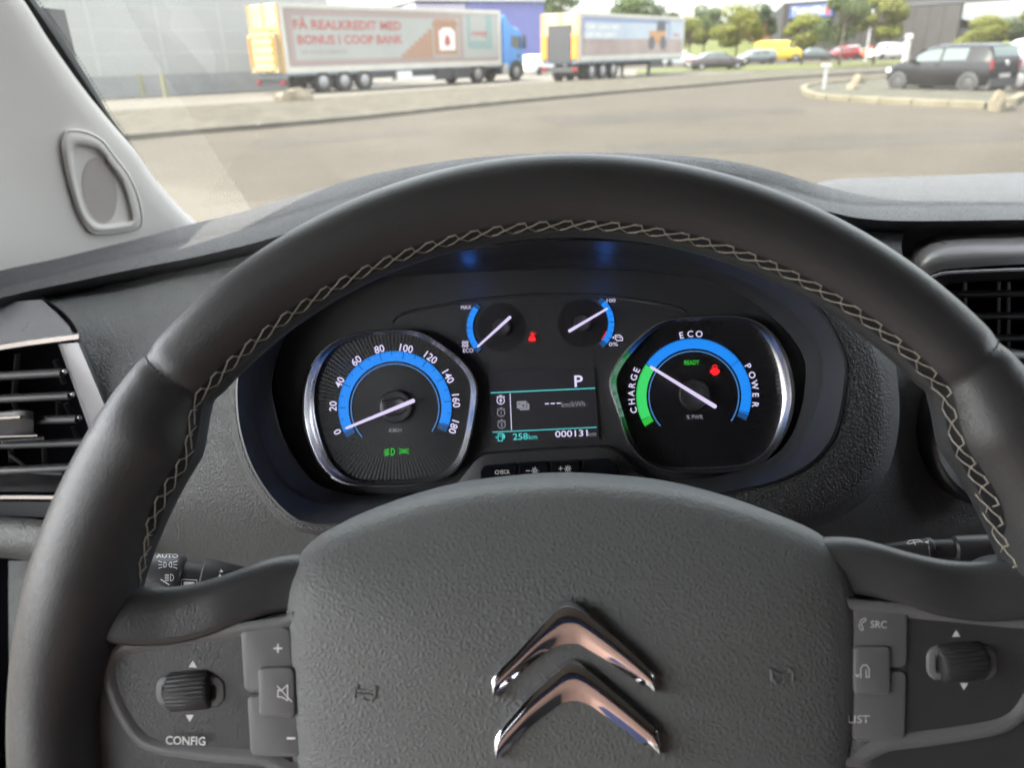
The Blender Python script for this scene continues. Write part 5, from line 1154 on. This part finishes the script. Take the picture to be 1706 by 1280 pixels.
boulder(gnd(1660, 178, .1), .18, .16, .36, M['stoney'], 6, .2, 'cream painted stone at the right end of the island kerb', 'boulders on the island')
boulder(gnd(1677, 176, .1), .24, .2, .22, M['stone'], 2, .4, 'dark stone beside the cream one at the island end', 'boulders on the island')
p = gnd(1372, 148, .1); post = empty('marker_post', p, 'slim grey marker post with white cap on the parking island', 'post')
mb = MB(); mb.box(p + Vector((0, 0, .38)), (.10, .07, .76)); mb.done('post_shaft', M['alu'], post, False, 0, p)
mb = MB(); mb.box(p + Vector((0, 0, .80)), (.30, .12, .10)); mb.done('post_cap', M['white'], post, False, 0, p)
p = gnd(1506, 108); tp = empty('ticket_post', p, 'white ticket post with slanted head in front of the parked cars', 'ticket machine')
mb = MB(); mb.box(p + Vector((0, 0, 1.0)), (.36, .30, 2.0)); mb.done('post_shaft', M['white'], tp, False, 0, p)
mb = MB(); mb.box(p + Vector((0, 0, 2.15)), (.50, .42, .34), 0, .8); mb.done('post_head', M['alu'], tp, False, 0, p)
p = gnd(1441, 104); lp = empty('lamp_post', p, 'tall pale lamp post in front of the dark store', 'lamp post')
mb = MB(); mb.tube([p, p + Vector((0, 0, 4)), p + Vector((.1, 0, 9))], [.10, .08, .05], 10); mb.done('mast', M['alu'], lp, True, 40, p)
mb = MB(); mb.box(p + Vector((.5, 0, 9)), (1.1, .25, .12)); mb.done('lamp_head', M['alu'], lp, False, 0, p)
# ================================================================== trailers and lorry
def unit(rear_near, front_near, name, label, catg):
    d = front_near - rear_near; d.z = 0; ln = d.length; hd = math.atan2(d.y, d.x)
    o = empty(name, (rear_near.x, rear_near.y, 0), label, catg, None, rz=hd); return o, ln
LW = 2.5                                  # local: x along, y 0 = near flank, +y away, z up
def flat(name, polys, mat, par, y, col=None):
    mb = MB()
    for p in polys: mb.quad(*[Vector((a, y, b)) for a, b in p])
    return mb.done(name, mat, par, False)
def ttext(body, x, z, h, w, mat, par, y, name='lettering'):
    cu = bpy.data.curves.new('t', 'FONT'); cu.body = body; cu.size = 1; cu.offset = .025; cu.resolution_u = 2
    ob = bpy.data.objects.new('t', cu); COL.objects.link(ob); dg = bpy.context.evaluated_depsgraph_get(); dg.update()
    me = bpy.data.meshes.new_from_object(ob.evaluated_get(dg)); bpy.data.objects.remove(ob)
    xs = [v.co.x for v in me.vertices]; x0, x1 = min(xs), max(xs)
    for v in me.vertices: v.co = Vector((x + (v.co.x - x0) * w / (x1 - x0), y, z + v.co.y * h / .7))
    me.materials.clear(); me.materials.append(mat); ob = bpy.data.objects.new(name, me); COL.objects.link(ob); ob.parent = par; return ob
rc = lambda x0, z0, x1, z1: [(x0, z0), (x1, z0), (x1, z1), (x0, z1)]
def semitrailer(root, ln, z0, z1, rearmode, axles, wheels=True):
    mb = MB(); mb.box((ln / 2, LW / 2, (z0 + z1) / 2), (ln, LW, z1 - z0)); body = mb.done('trailer_box', M['white'], root, False)
    fr_ = .20; mb = MB()
    for c, dd in (((ln / 2, -.02, z1 - fr_ / 2), (ln, .05, fr_)), ((ln / 2, -.02, z0 + .14), (ln, .05, .28)), ((.10, -.021, (z0 + z1) / 2), (.22, .055, z1 - z0)), ((ln - .10, -.021, (z0 + z1) / 2), (.22, .055, z1 - z0))): mb.box(c, dd)
    mb.done('edge_frame', M['frame'], root, False)
    mb = MB(); mb.box((ln / 2, LW / 2, z0 - .06), (ln, LW - .1, .12)); mb.done('floor_rail', M['railb'], root, False)
    mb = MB(); mb.box((ln / 2, LW / 2, z0 - .25), (ln * .80, 1.0, .26)); mb.done('chassis', M['chassis'], root, False)
    # rear end
    for k in (0, 1):
        mb = MB(); mb.box((-.03, .64 + 1.22 * k, (z0 + z1) / 2 + .05), (.06, 1.18, z1 - z0 - .2)); mb.done('rear_door', M['cream'] if rearmode == 1 else M['cream'], root, False)
    for y in (.03, LW - .03, LW / 2):
        mb = MB(); mb.box((-.05, y, (z0 + z1) / 2), (.12, .09, z1 - z0)); mb.done('corner_post', M['tan'], root, False)
    if rearmode == 1:
        mb = MB(); mb.box((-.08, LW / 2, z1 - 1.05), (.05, 2.46, .16)); mb.done('lift_bar', M['tan'], root, False)
        mb = MB(); mb.box((-.30, LW / 2, z0 + .95), (.10, 1.7, 1.75)); pl = mb.done('tail_lift', M['cream'], root, False)
        for k in range(5):
            mb = MB(); mb.box((-.365, LW / 2, z0 + .20 + .36 * k), (.04, 1.64, .07)); mb.done('lift_rib', M['tan'], pl, False)
        for y in (.22, 2.28):
            mb = MB(); mb.box((-.20, y, z0 + .9), (.30, .20, 1.7)); mb.done('lift_arm', M['cream'], root, False)
            mb = MB(); mb.box((-.37, y, z0 + .95), (.06, .09, 1.3)); mb.done('lift_ram', M['orange'], root, False)
    else:
        mb = MB(); mb.box((-.10, LW / 2, z0 + .95), (.08, 1.55, 1.9)); mb.done('tail_lift', M['chassis'], root, False)
        mb = MB(); mb.box((-.09, LW / 2, z1 - 1.12), (.07, 2.46, .22)); mb.done('lift_bar', M['tan'], root, False)
        for y in (.24, 2.26):
            mb = MB(); mb.box((-.11, y, z0 + .75), (.10, .34, 1.2)); mb.done('lift_arm', M['orange'], root, False)
    mb = MB(); mb.box((-.05, LW / 2, z0 - .42), (.12, 2.4, .28)); bp = mb.done('bumper_bar', M['chassis'], root, False)
    for y in (.2, 2.3):
        mb = MB(); mb.box((-.13, y, z0 - .40), (.04, .30, .16)); mb.done('tail_light', M['redlens'], bp, False)
    for x in axles:
        for y in (.16, LW - .16): wheelm('wheel', (x, y, .50), .50, .34, (0, 1, 0), root)
        mb = MB(); mb.box((x, LW / 2, .5), (.14, 2.0, .14)); mb.done('axle', M['chassis'], root, False)
    return body
M['frame'] = mottled('trailer_frame', (.45, .43, .39), (.52, .50, .45), 1, .45); M['railb'] = princ('rail_blue', (.20, .26, .33), .5)
M['adbg'] = mottled('poster_ground', (.30, .31, .295), (.34, .34, .32), .4, .5); M['adpink'] = princ('poster_border', (.29, .22, .205), .5)
M['adbrown'] = princ('poster_brown', (.30, .17, .11), .5); M['adteal'] = princ('poster_teal', (.19, .27, .26), .5); M['adsky'] = mottled('poster_sky', (.34, .40, .47), (.44, .47, .50), .5, .5)
M['adearth'] = mottled('poster_earth', (.27, .21, .19), (.36, .29, .27), .7, .5); M['adblue'] = princ('poster_blue', (.20, .24, .38), .5); M['adorange'] = princ('poster_orange', (.42, .22, .09), .5)
M['addark'] = princ('poster_dark', (.06, .065, .08), .5); M['adwhite'] = princ('poster_white', (.66, .65, .62), .5)
def flank(root_loc, d):                    # length along the flank where a photo column falls
    def fx(px):
        r = ray(px, 70); k = r.x / r.y        # x = k*y ;  loc + d*s
        return (k * root_loc.y - root_loc.x) / (d.x - k * d.y)
    return fx
# ---- the lorry
ra, fa_ = gnd(478, 157.5), gnd(838, 142)
ra = Vector((-11.7, 38.2, 0)); fa_ = Vector((-1.91, 50.0, 0))
lorry, LN = unit(ra, fa_, 'articulated_lorry', 'blue cab lorry with a white trailer showing two rows of red lettering', 'lorry')
box = semitrailer(lorry, LN, .95, 3.98, 1, (2.1, 3.4, 4.7))
Y0 = -.047
tx = flank(ra, (fa_ - ra).normalized())
po = flat('poster', [rc(.28, 1.26, LN - .24, 3.72)], M['adpink'], lorry, Y0)
flat('poster_field', [rc(.62, 1.52, tx(764), 3.46)], M['adbg'], po, Y0 - .004)
flat('poster_field', [rc(tx(771), 1.40, LN - .30, 3.70)], M['adbg'], po, Y0 - .004)
flat('poster_curtain', [rc(tx(778), 1.95, tx(783), 3.66), rc(tx(809), 1.85, tx(819), 3.68), rc(tx(783), 1.9, tx(809), 2.3)], M['adteal'], po, Y0 - .008)
ttext('FÅ REALKREDIT MED', tx(491), 2.88, .40, tx(669) - tx(491), M['redp'], po, Y0 - .012); ttext('BONUS I COOP BANK', tx(495), 2.22, .40, tx(670) - tx(495), M['redp'], po, Y0 - .012)
ttext('Læs mere på coopbank.dk', tx(500), 1.82, .15, tx(575) - tx(500), M['adpink'], po, Y0 - .012, 'small_print')
flat('poster_stairs', [rc(tx(667 + 7.6 * k), 1.5, tx(667 + 7.6 * k + 7), 1.72 + .20 * k) for k in range(7)], M['adbrown'], po, Y0 - .010)
flat('poster_house', [rc(tx(722), 1.62, tx(761), 3.2), [(tx(719), 3.15), (tx(764), 3.15), (tx(759), 3.44), (tx(725), 3.44)]], M['adbrown'], po, Y0 - .011)
flat('poster_jar', [rc(tx(731), 1.85, tx(757), 2.85), [(tx(734), 2.85), (tx(754), 2.85), (tx(751), 3.0), (tx(737), 3.0)]], M['adwhite'], po, Y0 - .014)
flat('poster_flame', [[(tx(743), 2.0), (tx(750), 2.2), (tx(748), 2.5), (tx(744), 2.72), (tx(740), 2.45), (tx(739), 2.2)]], M['redp'], po, Y0 - .017)
ttext('coop', tx(785), 2.62, .30, tx(811) - tx(785), M['redp'], po, Y0 - .012, 'emblem')
# underside: skirt, toolbox, legs, spare
for c, dd, mt, nm in (((tx(668), .10, .62), (1.0, .5, .45), 'adwhite', 'side_locker'), ((tx(695), .1, .45), (2.2, .4, .16), 'adwhite', 'pallet_rack'), ((tx(735), .08, .62), (1.2, .4, .6), 'chassis', 'fuel_tank'), ((tx(765), .08, .60), (1.4, .4, .55), 'chassis', 'air_tank')):
    mb = MB(); mb.box(c, dd); mb.done(nm, M[mt], lorry, True, 20)
mb = MB(); mb.box((LN * .55, .04, .72), (LN * .55, .05, .32)); mb.done('side_guard', M['chassis'], lorry, False)
# tractor
CB = princ('cab_blue', (.035, .20, .52), .3, 0, .5, .5); cx0 = LN + .25
prof = [(0, .95), (0, 3.72), (.25, 3.74), (.75, 3.25), (1.05, 3.10), (1.45, 3.02), (1.72, 2.85), (1.86, 2.35), (1.95, 1.75), (1.98, .75), (1.60, .62), (.75, .62)]
vs = []; n_ = len(prof)
for y, k in ((.02, 1), (.10, 1), (2.40, 1), (2.48, 1)):
    for x, z in prof: vs.append(Vector((cx0 + (x if .05 < y < 2.45 else x * .96 + .02), y, z if .05 < y < 2.45 else .3 + (z - .3) * .985)))
fs = [(r * n_ + i, r * n_ + (i + 1) % n_, (r + 1) * n_ + (i + 1) % n_, (r + 1) * n_ + i) for r in range(3) for i in range(n_)] + [tuple(range(n_)), tuple(range(3 * n_, 4 * n_))[::-1]]
cab_ = mk('cab', vs, fs, CB, lorry, True, 30)
flat('side_window', [[(cx0 + .78, 2.0), (cx0 + 1.62, 1.78), (cx0 + 1.70, 2.55), (cx0 + .82, 2.62)]], M['glassd'], cab_, .012)
mb = MB()
for q in ([(1.93, 1.98), (1.80, 2.72)],):
    a, b = q[0]; c_, d_ = q[1]; mb.quad(Vector((cx0 + a + .03, .2, b)), Vector((cx0 + a + .03, 2.3, b)), Vector((cx0 + c_ + .03, 2.2, d_)), Vector((cx0 + c_ + .03, .3, d_)))
mb.done('windscreen', M['glassd'], cab_, False)
mb = MB(); mb.box((cx0 + 1.86, -.14, 2.25), (.10, .22, .75)); mb.done('mirror', M['chassis'], cab_, True, 20)
mb = MB(); mb.box((cx0 + 1.45, .0, 1.45), (.24, .02, .22)); mb.done('door_badge', M['addark'], cab_, False)
flat('door_seam', [rc(cx0 + .70, .95, cx0 + .72, 2.7), rc(cx0 + 1.80, .95, cx0 + 1.82, 1.8)], M['chassis'], cab_, .010)
mb = MB(); mb.box((cx0 + .9, 1.25, .55), (2.0, 2.3, .3)); mb.done('cab_bumper', M['chassis'], lorry, False)
mb = MB(); mb.box((cx0 + .16, .15, .72), (.5, .4, .62)); mb.done('step_tank', M['alu'], lorry, True, 20)
mb = MB(); mb.box((cx0 - 2.4, 1.25, .75), (5.2, .9, .25)); mb.done('tractor_frame', M['chassis'], lorry, False)
for x in (cx0 + 1.25, cx0 - 2.3):
    for y in (.14, 2.36): wheelm('wheel', (x, y, .52), .52, .34, (0, 1, 0), lorry)
    mb = MB(); mb.quad(*[Vector((x + .72 * math.cos(q * math.pi / 12), .012, .55 + .68 * math.sin(q * math.pi / 12))) for q in range(13)]); mb.done('wheel_arch', M['chassis'], lorry, False)
# ---- the parked trailer
ra = Vector((2.67, 46.0, 0)); fa_ = Vector((10.55, 57.4, 0))
tra, L2 = unit(ra, fa_, 'parked_trailer', 'uncoupled white trailer with a wheel loader picture on its side', 'trailer')
semitrailer(tra, L2, 1.08, 3.60, 2, (1.5, 2.8, 4.1))
tx = flank(ra, (fa_ - ra).normalized())
po = flat('poster', [rc(.30, 1.38, L2 - .22, 3.36)], M['adblue'], tra, Y0)
flat('poster_sky', [rc(.5, 2.25, tx(1111), 3.14)], M['adsky'], po, Y0 - .004); flat('poster_sky', [rc(tx(1114), 2.25, L2 - .25, 3.34)], M['adsky'], po, Y0 - .004)
flat('poster_earth', [rc(.32, 1.40, L2 - .25, 2.25)], M['adearth'], po, Y0 - .005)
ttext('KOM I GANG MED', tx(973), 2.76, .26, tx(1031) - tx(973), M['adwhite'], po, Y0 - .010); ttext('DIT PROJEKT', tx(972), 2.32, .26, tx(1026) - tx(972), M['adwhite'], po, Y0 - .010)
lx = tx(1077); lk = (tx(1111) - lx) / 1.7
flat('poster_loader', [rc(lx + .15 * lk, 2.15, lx + 1.5 * lk, 2.72), rc(lx + .35 * lk, 1.95, lx + 1.4 * lk, 2.2)], M['adorange'], po, Y0 - .012)
flat('poster_loader_cab', [[(lx + .7 * lk, 2.72), (lx + 1.5 * lk, 2.72), (lx + 1.42 * lk, 3.3), (lx + .78 * lk, 3.3)]], M['addark'], po, Y0 - .013)
flat('poster_loader_tyre', [[(lx + cx_ * lk + .28 * lk * math.cos(q * .5236), 2.0 + .42 * math.sin(q * .5236)) for q in range(12)] for cx_ in (.35, 1.3)], M['addark'], po, Y0 - .015)
ttext('coop', tx(1119), 2.42, .24, tx(1130) - tx(1119), M['redp'], po, Y0 - .010, 'emblem')
for y in (.25, 2.25):
    mb = MB(); mb.box((L2 - 4.6, y, .5), (.18, .16, 1.0)); mb.box((L2 - 4.6, y, .03), (.34, .30, .06)); mb.done('landing_leg', M['chassis'], tra, False)
mb = MB(); mb.box((L2 - 3.9, .06, .72), (2.0, .06, .36)); mb.done('side_guard', M['chassis'], tra, False)
# ================================================================== far buildings
def building(name, label, base, d, ln, dep, h, mat, catg='building'):
    root = empty(name, base, label, catg, None, rz=math.atan2(d.y, d.x))
    return root
def bbox(root, c, dd, mat, nm): mb = MB(); mb.box(c, dd); return mb.done(nm, mat, root, False)
M['bluewall'] = mottled('blue_wall', (.13, .14, .33), (.16, .17, .38), .2, .6); M['lav'] = princ('lavender_wall', (.42, .38, .50), .6)
a, b = aty(697, 90, 78), aty(905, 90, 84); a.z = b.z = 0; d = b - a; ln = d.length
z1 = aty(860, 1, 82).z
bl_ = empty('blue_hall', a, 'blue and lavender hall rising behind the lorry cab', 'building', None, rz=math.atan2(d.y, d.x))
bbox(bl_, (ln * .70, 8, z1 / 2), (ln * .62, 16, z1), M['bluewall'], 'blue_front'); bbox(bl_, (ln * .19, 8.02, z1 / 2 - .1), (ln * .38, 16, z1 - .2), M['lav'], 'lavender_front'); bbox(bl_, (ln / 2, 7.9, z1 + .12), (ln * 1.02, 16.4, .24), M['alu'], 'roof_edge')
# dark store with its sign
M['darkclad'] = mottled('dark_cladding', (.018, .0172, .017), (.025, .024, .0235), .5, .7); M['greyclad'] = mottled('grey_cladding', (.028, .026, .0255), (.037, .034, .0335), .5, .7)
a = aty(1297, 94, 125); a.z = 0; b = aty(1492, 94, 114); b.z = 0; e = aty(1587, 94, 97); e.z = 0
zt = aty(1299, 4.5, 125).z
st_ = empty('dark_store', a, 'dark clad store with a lit blue and white sign and a long flat canopy', 'shop')
def wall(nm, p, q, z0, z1, mat, k, off=0.0):
    """cladding boards one by one"""
    d = (q - p).normalized(); nrm = Vector((d.y, -d.x, 0)); ln = (q - p).length; w = ln / k
    for i in range(k):
        s0, s1 = p + d * (w * i), p + d * (w * i + w - .06); o = nrm * (.03 if i % 2 else 0)
        mb = MB(); mb.quad(s0 + o + Vector((0, 0, z0)), s1 + o + Vector((0, 0, z0)), s1 + o + Vector((0, 0, z1)), s0 + o + Vector((0, 0, z1)))
        mb.quad(s1 + o + Vector((0, 0, z0)), s1 - nrm * .2 + Vector((0, 0, z0)), s1 - nrm * .2 + Vector((0, 0, z1)), s1 + o + Vector((0, 0, z1)))
        mb.done(nm, mat, st_, False, 0, a)
    mb = MB(); mb.quad(p - nrm * .15 + Vector((0, 0, z0)), q - nrm * .15 + Vector((0, 0, z0)), q - nrm * .15 + Vector((0, 0, z1)), p - nrm * .15 + Vector((0, 0, z1))); mb.done('wall_backing', M['chassis'], st_, False, 0, a)
wall('wall_panel', a, b, 0, zt, M['darkclad'], 10); wall('wall_panel', b, e, 0, zt * .985, M['greyclad'], 8)
far_ = Vector((10, 40, 0))
for p, q in ((a, a + far_), (e, e + Vector((15.5, 31, 0)))):
    mb = MB(); mb.quad(p, q, q + Vector((0, 0, zt)), p + Vector((0, 0, zt))); mb.done('side_wall', M['darkclad'], st_, False, 0, a)
mb = MB(); mb.quad(*[p + Vector((0, 0, zt)) for p in (a, b, e, e + Vector((15.5, 31, 0)), a + far_)]); mb.done('roof', M['darkclad'], st_, False, 0, a)
mb = MB(); cv = aty(1440, 1.0, 100), aty(1900, -12, 74)
c1, c2 = cv; zc = zt + .10
dd = Vector((c2.x - c1.x, c2.y - c1.y, 0)); ln = dd.length
mb.box(((c1.x + c2.x) / 2, (c1.y + c2.y) / 2, aty(1640, -1, 88).z), (ln, 2.0, .45), math.atan2(dd.y, dd.x)); mb.done('canopy', M['chassis'], st_, False, 0, a)
sd = (b - a).normalized(); sn = Vector((sd.y, -sd.x, 0))
k0, k1 = .115, .40; LL = (b - a).length
s0 = a + sd * LL * .065 + sn * .25; s1 = a + sd * LL * .44 + sn * .25
zA, zB = aty(1312, 30, 124).z, aty(1312, 9, 124).z
M['signb'] = glow('sign_blue', lin(70, 110, 205), 2.0); M['signw'] = glow('sign_white', lin(235, 240, 255), 3.0); M['signr'] = glow('sign_red', lin(240, 85, 90), 2.0); M['signy'] = glow('sign_yellow', lin(250, 242, 205), 3.0)
mb = MB(); c = (s0 + s1) / 2; mb.box((c.x, c.y, (zA + zB) / 2), ((s1 - s0).length, .3, zB - zA), math.atan2(sd.y, sd.x)); sg_ = mb.done('store_sign', M['signb'], st_, False, 0, a)
def wtext(body, u0, u1, mat):
    cu = bpy.data.curves.new('t', 'FONT'); cu.body = body; cu.size = 1; cu.offset = .03; cu.resolution_u = 2; ob = bpy.data.objects.new('t', cu); COL.objects.link(ob)
    dg = bpy.context.evaluated_depsgraph_get(); dg.update(); me = bpy.data.meshes.new_from_object(ob.evaluated_get(dg)); bpy.data.objects.remove(ob)
    xs = [v.co.x for v in me.vertices]; x0, x1 = min(xs), max(xs)
    for v in me.vertices:
        t = u0 + (u1 - u0) * (v.co.x - x0) / (x1 - x0); p = s0.lerp(s1, t) + sn * .17; v.co = Vector((p.x, p.y, zA + (zB - zA) * (.16 + .66 * v.co.y / .7))) - a
    me.materials.clear(); me.materials.append(mat); ob = bpy.data.objects.new('lettering', me); COL.objects.link(ob); ob.parent = sg_
wtext('T', .06, .16, M['signw']); wtext('HAN', .19, .52, M['signy']); wtext('SEN', .54, .82, M['signw'])
p0, p1 = s0.lerp(s1, .85) + sn * .17, s0.lerp(s1, .95) + sn * .17
mb = MB(); mb.quad(p0 + Vector((0, 0, zA + .2)), p1 + Vector((0, 0, zA + .2)), p1 + Vector((0, 0, zB - .15)), p0 + Vector((0, 0, zB - .15))); mb.done('sign_mark', M['signr'], sg_, False, 0, a)
# low pitched hall on the right, brick house behind the trees
a2 = aty(1585, 62, 142); b2 = aty(1672, 60, 150); a2.z = b2.z = 0; d2 = b2 - a2; l2_ = d2.length
hl_ = empty('low_hall', a2, 'low dark hall with a shallow grey pitched roof behind the black hatchback', 'building', None, rz=math.atan2(d2.y, d2.x))
zw = aty(1620, 46, 145).z; zr = aty(1590, 24, 142).z
bbox(hl_, (l2_ / 2, 6, zw / 2), (l2_, 12, zw), M['chassis'], 'wall')
mb = MB(); mb.quad(Vector((-2, -.4, zr + .6)), Vector((l2_ * 1.0, -.4, zw + .1)), Vector((l2_ * 1.0, 12.4, zw + .1)), Vector((-2, 12.4, zr + .6))); mb.quad(Vector((-2, -.4, zr - .2)), Vector((l2_, -.4, zw - .5)), Vector((l2_, -.4, zw + .1)), Vector((-2, -.4, zr + .6))); mb.done('roof', M['greyroof'] if 'greyroof' in M else M['alu'], hl_, False)
a3 = aty(1262, 80, 165); a3.z = 0
hb = empty('brick_house', a3, 'small brick house with a dark roof glimpsed behind the trees left of the store', 'house')
M['brickr'] = mottled('brickwork', (.26, .13, .08), (.33, .18, .11), .8, .9)
bbox(hb, (5, 4, 4.2), (12, 8, 4.4), M['brickr'], 'wall'); mb = MB(); mb.quad(Vector((-1.5, -.5, 6.4)), Vector((11.5, -.5, 6.4)), Vector((11.5, 4, 8.4)), Vector((-1.5, 4, 8.4))); mb.quad(Vector((-1.5, 8.5, 6.4)), Vector((11.5, 8.5, 6.4)), Vector((11.5, 4, 8.4)), Vector((-1.5, 4, 8.4))); mb.done('roof', M['chassis'], hb, False)

# ------------------------------------------------------------------ trees
def leafmat(nm, c1, c2):
    mt = mottled(nm, c1, c2, .9, .6, 0, None, 4, .3); nt2 = mt.node_tree; b = nt2.nodes['Principled BSDF']
    tl = N(mt, 'ShaderNodeBsdfTranslucent'); tl.inputs[0].default_value = (*[min(1, x * 1.5) for x in c2], 1); ms = N(mt, 'ShaderNodeMixShader'); ms.inputs[0].default_value = .35
    o = nt2.nodes['Material Output']; L(mt, b.outputs[0], ms.inputs[1]); L(mt, tl.outputs[0], ms.inputs[2]); L(mt, ms.outputs[0], o.inputs[0]); return mt
LEAF = [leafmat('leaf_green', (.03, .05, .012), (.058, .085, .02)), leafmat('leaf_yellow', (.085, .098, .012), (.13, .135, .02)), leafmat('leaf_dark', (.024, .038, .015), (.045, .062, .024))]
M['bark'] = mottled('bark', (.07, .055, .04), (.12, .10, .075), 3, .9)
def tree(px, py, Y, topy, wpx, kind, label, n=1500, trunk=.28, group='trees', gap=.0, seed=0, low=None):
    rnd = random.Random(seed + int(px)); b = aty(px, py, Y); b.z = 0; H_ = aty(px, topy, Y).z; wd_ = (aty(px + wpx / 2, py, Y) - aty(px - wpx / 2, py, Y)).length
    root = empty('tree', b, label, 'tree', group)
    z0 = H_ * trunk if low is None else aty(px, low, Y).z
    mb = MB(); mb.tube([(0, 0, 0), (rnd.uniform(-.1, .1), 0, z0 * .6), (0, rnd.uniform(-.1, .1), z0 + (H_ - z0) * .5), (.1, 0, H_ * .92)], [H_ * .022, H_ * .018, H_ * .011, .01], 8)
    blobs = []
    for i in range(14):
        t = (i + rnd.random()) / 14; a_ = rnd.random() * 6.283; rr = wd_ * .5 * (.25 + .55 * math.sin(math.pi * min(1, .15 + t * .8))) * rnd.uniform(.5, 1)
        c = Vector((rr * math.cos(a_), rr * math.sin(a_), z0 + (H_ - z0) * (.12 + .74 * t))); blobs.append((c, wd_ * rnd.uniform(.13, .27)))
        mb.tube([(0, 0, z0 * .8 + (c.z - z0) * .3), c * .6 + Vector((0, 0, c.z * .35)), c], [H_ * .009, H_ * .006, .01], 5)
    mb.done('trunk', M['bark'], root, True, 0)
    vs, fs = [], []; s = wd_ * .018 + .04
    for i in range(int(n * 2.6)):
        c, r = blobs[rnd.randrange(14)]
        while True:
            q = Vector((rnd.uniform(-1, 1), rnd.uniform(-1, 1), rnd.uniform(-1, 1)))
            if .12 < q.length < 1: break
        q = q.normalized() * q.length ** .5
        p = c + Vector((q.x * r, q.y * r, q.z * r * .85 * (H_ - z0) / max(.1, wd_) ))
        if p.z < z0 * .9: continue
        nn = (q + Vector((rnd.uniform(-.7, .7), rnd.uniform(-.7, .7), rnd.uniform(-.3, .9)))).normalized(); t1 = nn.orthogonal().normalized(); t2 = nn.cross(t1); an = rnd.random() * 6.28
        u = t1 * math.cos(an) + t2 * math.sin(an); w = nn.cross(u); k = s * rnd.uniform(.6, 1.4); b0 = len(vs)
        vs += [p - u * k, p + w * k * .55, p + u * k, p - w * k * .55]; fs.append((b0, b0 + 1, b0 + 2, b0 + 3))
    mk('crown', vs, fs, LEAF[kind], root, False); return root
tree(925, 105, 95, -40, 110, 0, 'tall green tree between the lorry cab and the parked trailer', 2600, .2, low=96)
tree(1050, 90, 120, -12, 95, 0, 'green treetop showing above the parked trailer, wider one', 1800, low=60, seed=3)
tree(1098, 90, 125, 2, 62, 2, 'small dark treetop above the front end of the parked trailer', 900, low=50, seed=5)
tree(1147, 92, 105, 26, 62, 1, 'yellow green tree right beside the parked trailer end', 1500, low=76)
tree(1172, 92, 112, 5, 66, 0, 'tall green tree second from the parked trailer', 1800, low=75, seed=2)
tree(1226, 92, 104, 6, 82, 1, 'broad bright yellow green tree behind the low dark car', 2400, low=76)
tree(1264, 92, 112, 1, 52, 2, 'slim dark green tree beside the dark store corner', 1500, low=66, seed=9)
tree(1335, 104, 74, 20, 74, 1, 'yellow green tree under the store sign', 1900, low=78)
tree(1398, 104, 70, -14, 86, 0, 'tall thin leaved verge tree right of the store sign', 1500, low=72, seed=4)
tree(1455, 104, 72, -14, 84, 1, 'bright green tree around the pale lamp post', 2000, low=68, seed=6)
tree(1622, 96, 75, 26, 82, 1, 'bushy green tree behind the roof of the black hatchback', 2000, low=80, seed=8)
tree(1690, 80, 110, 30, 120, 2, 'dark wooded clump at the far right edge', 1800, low=70, seed=12)
tree(1712, 60, 60, 10, 40, 1, 'leafy branch tip entering at the right edge', 600, low=40, seed=13)
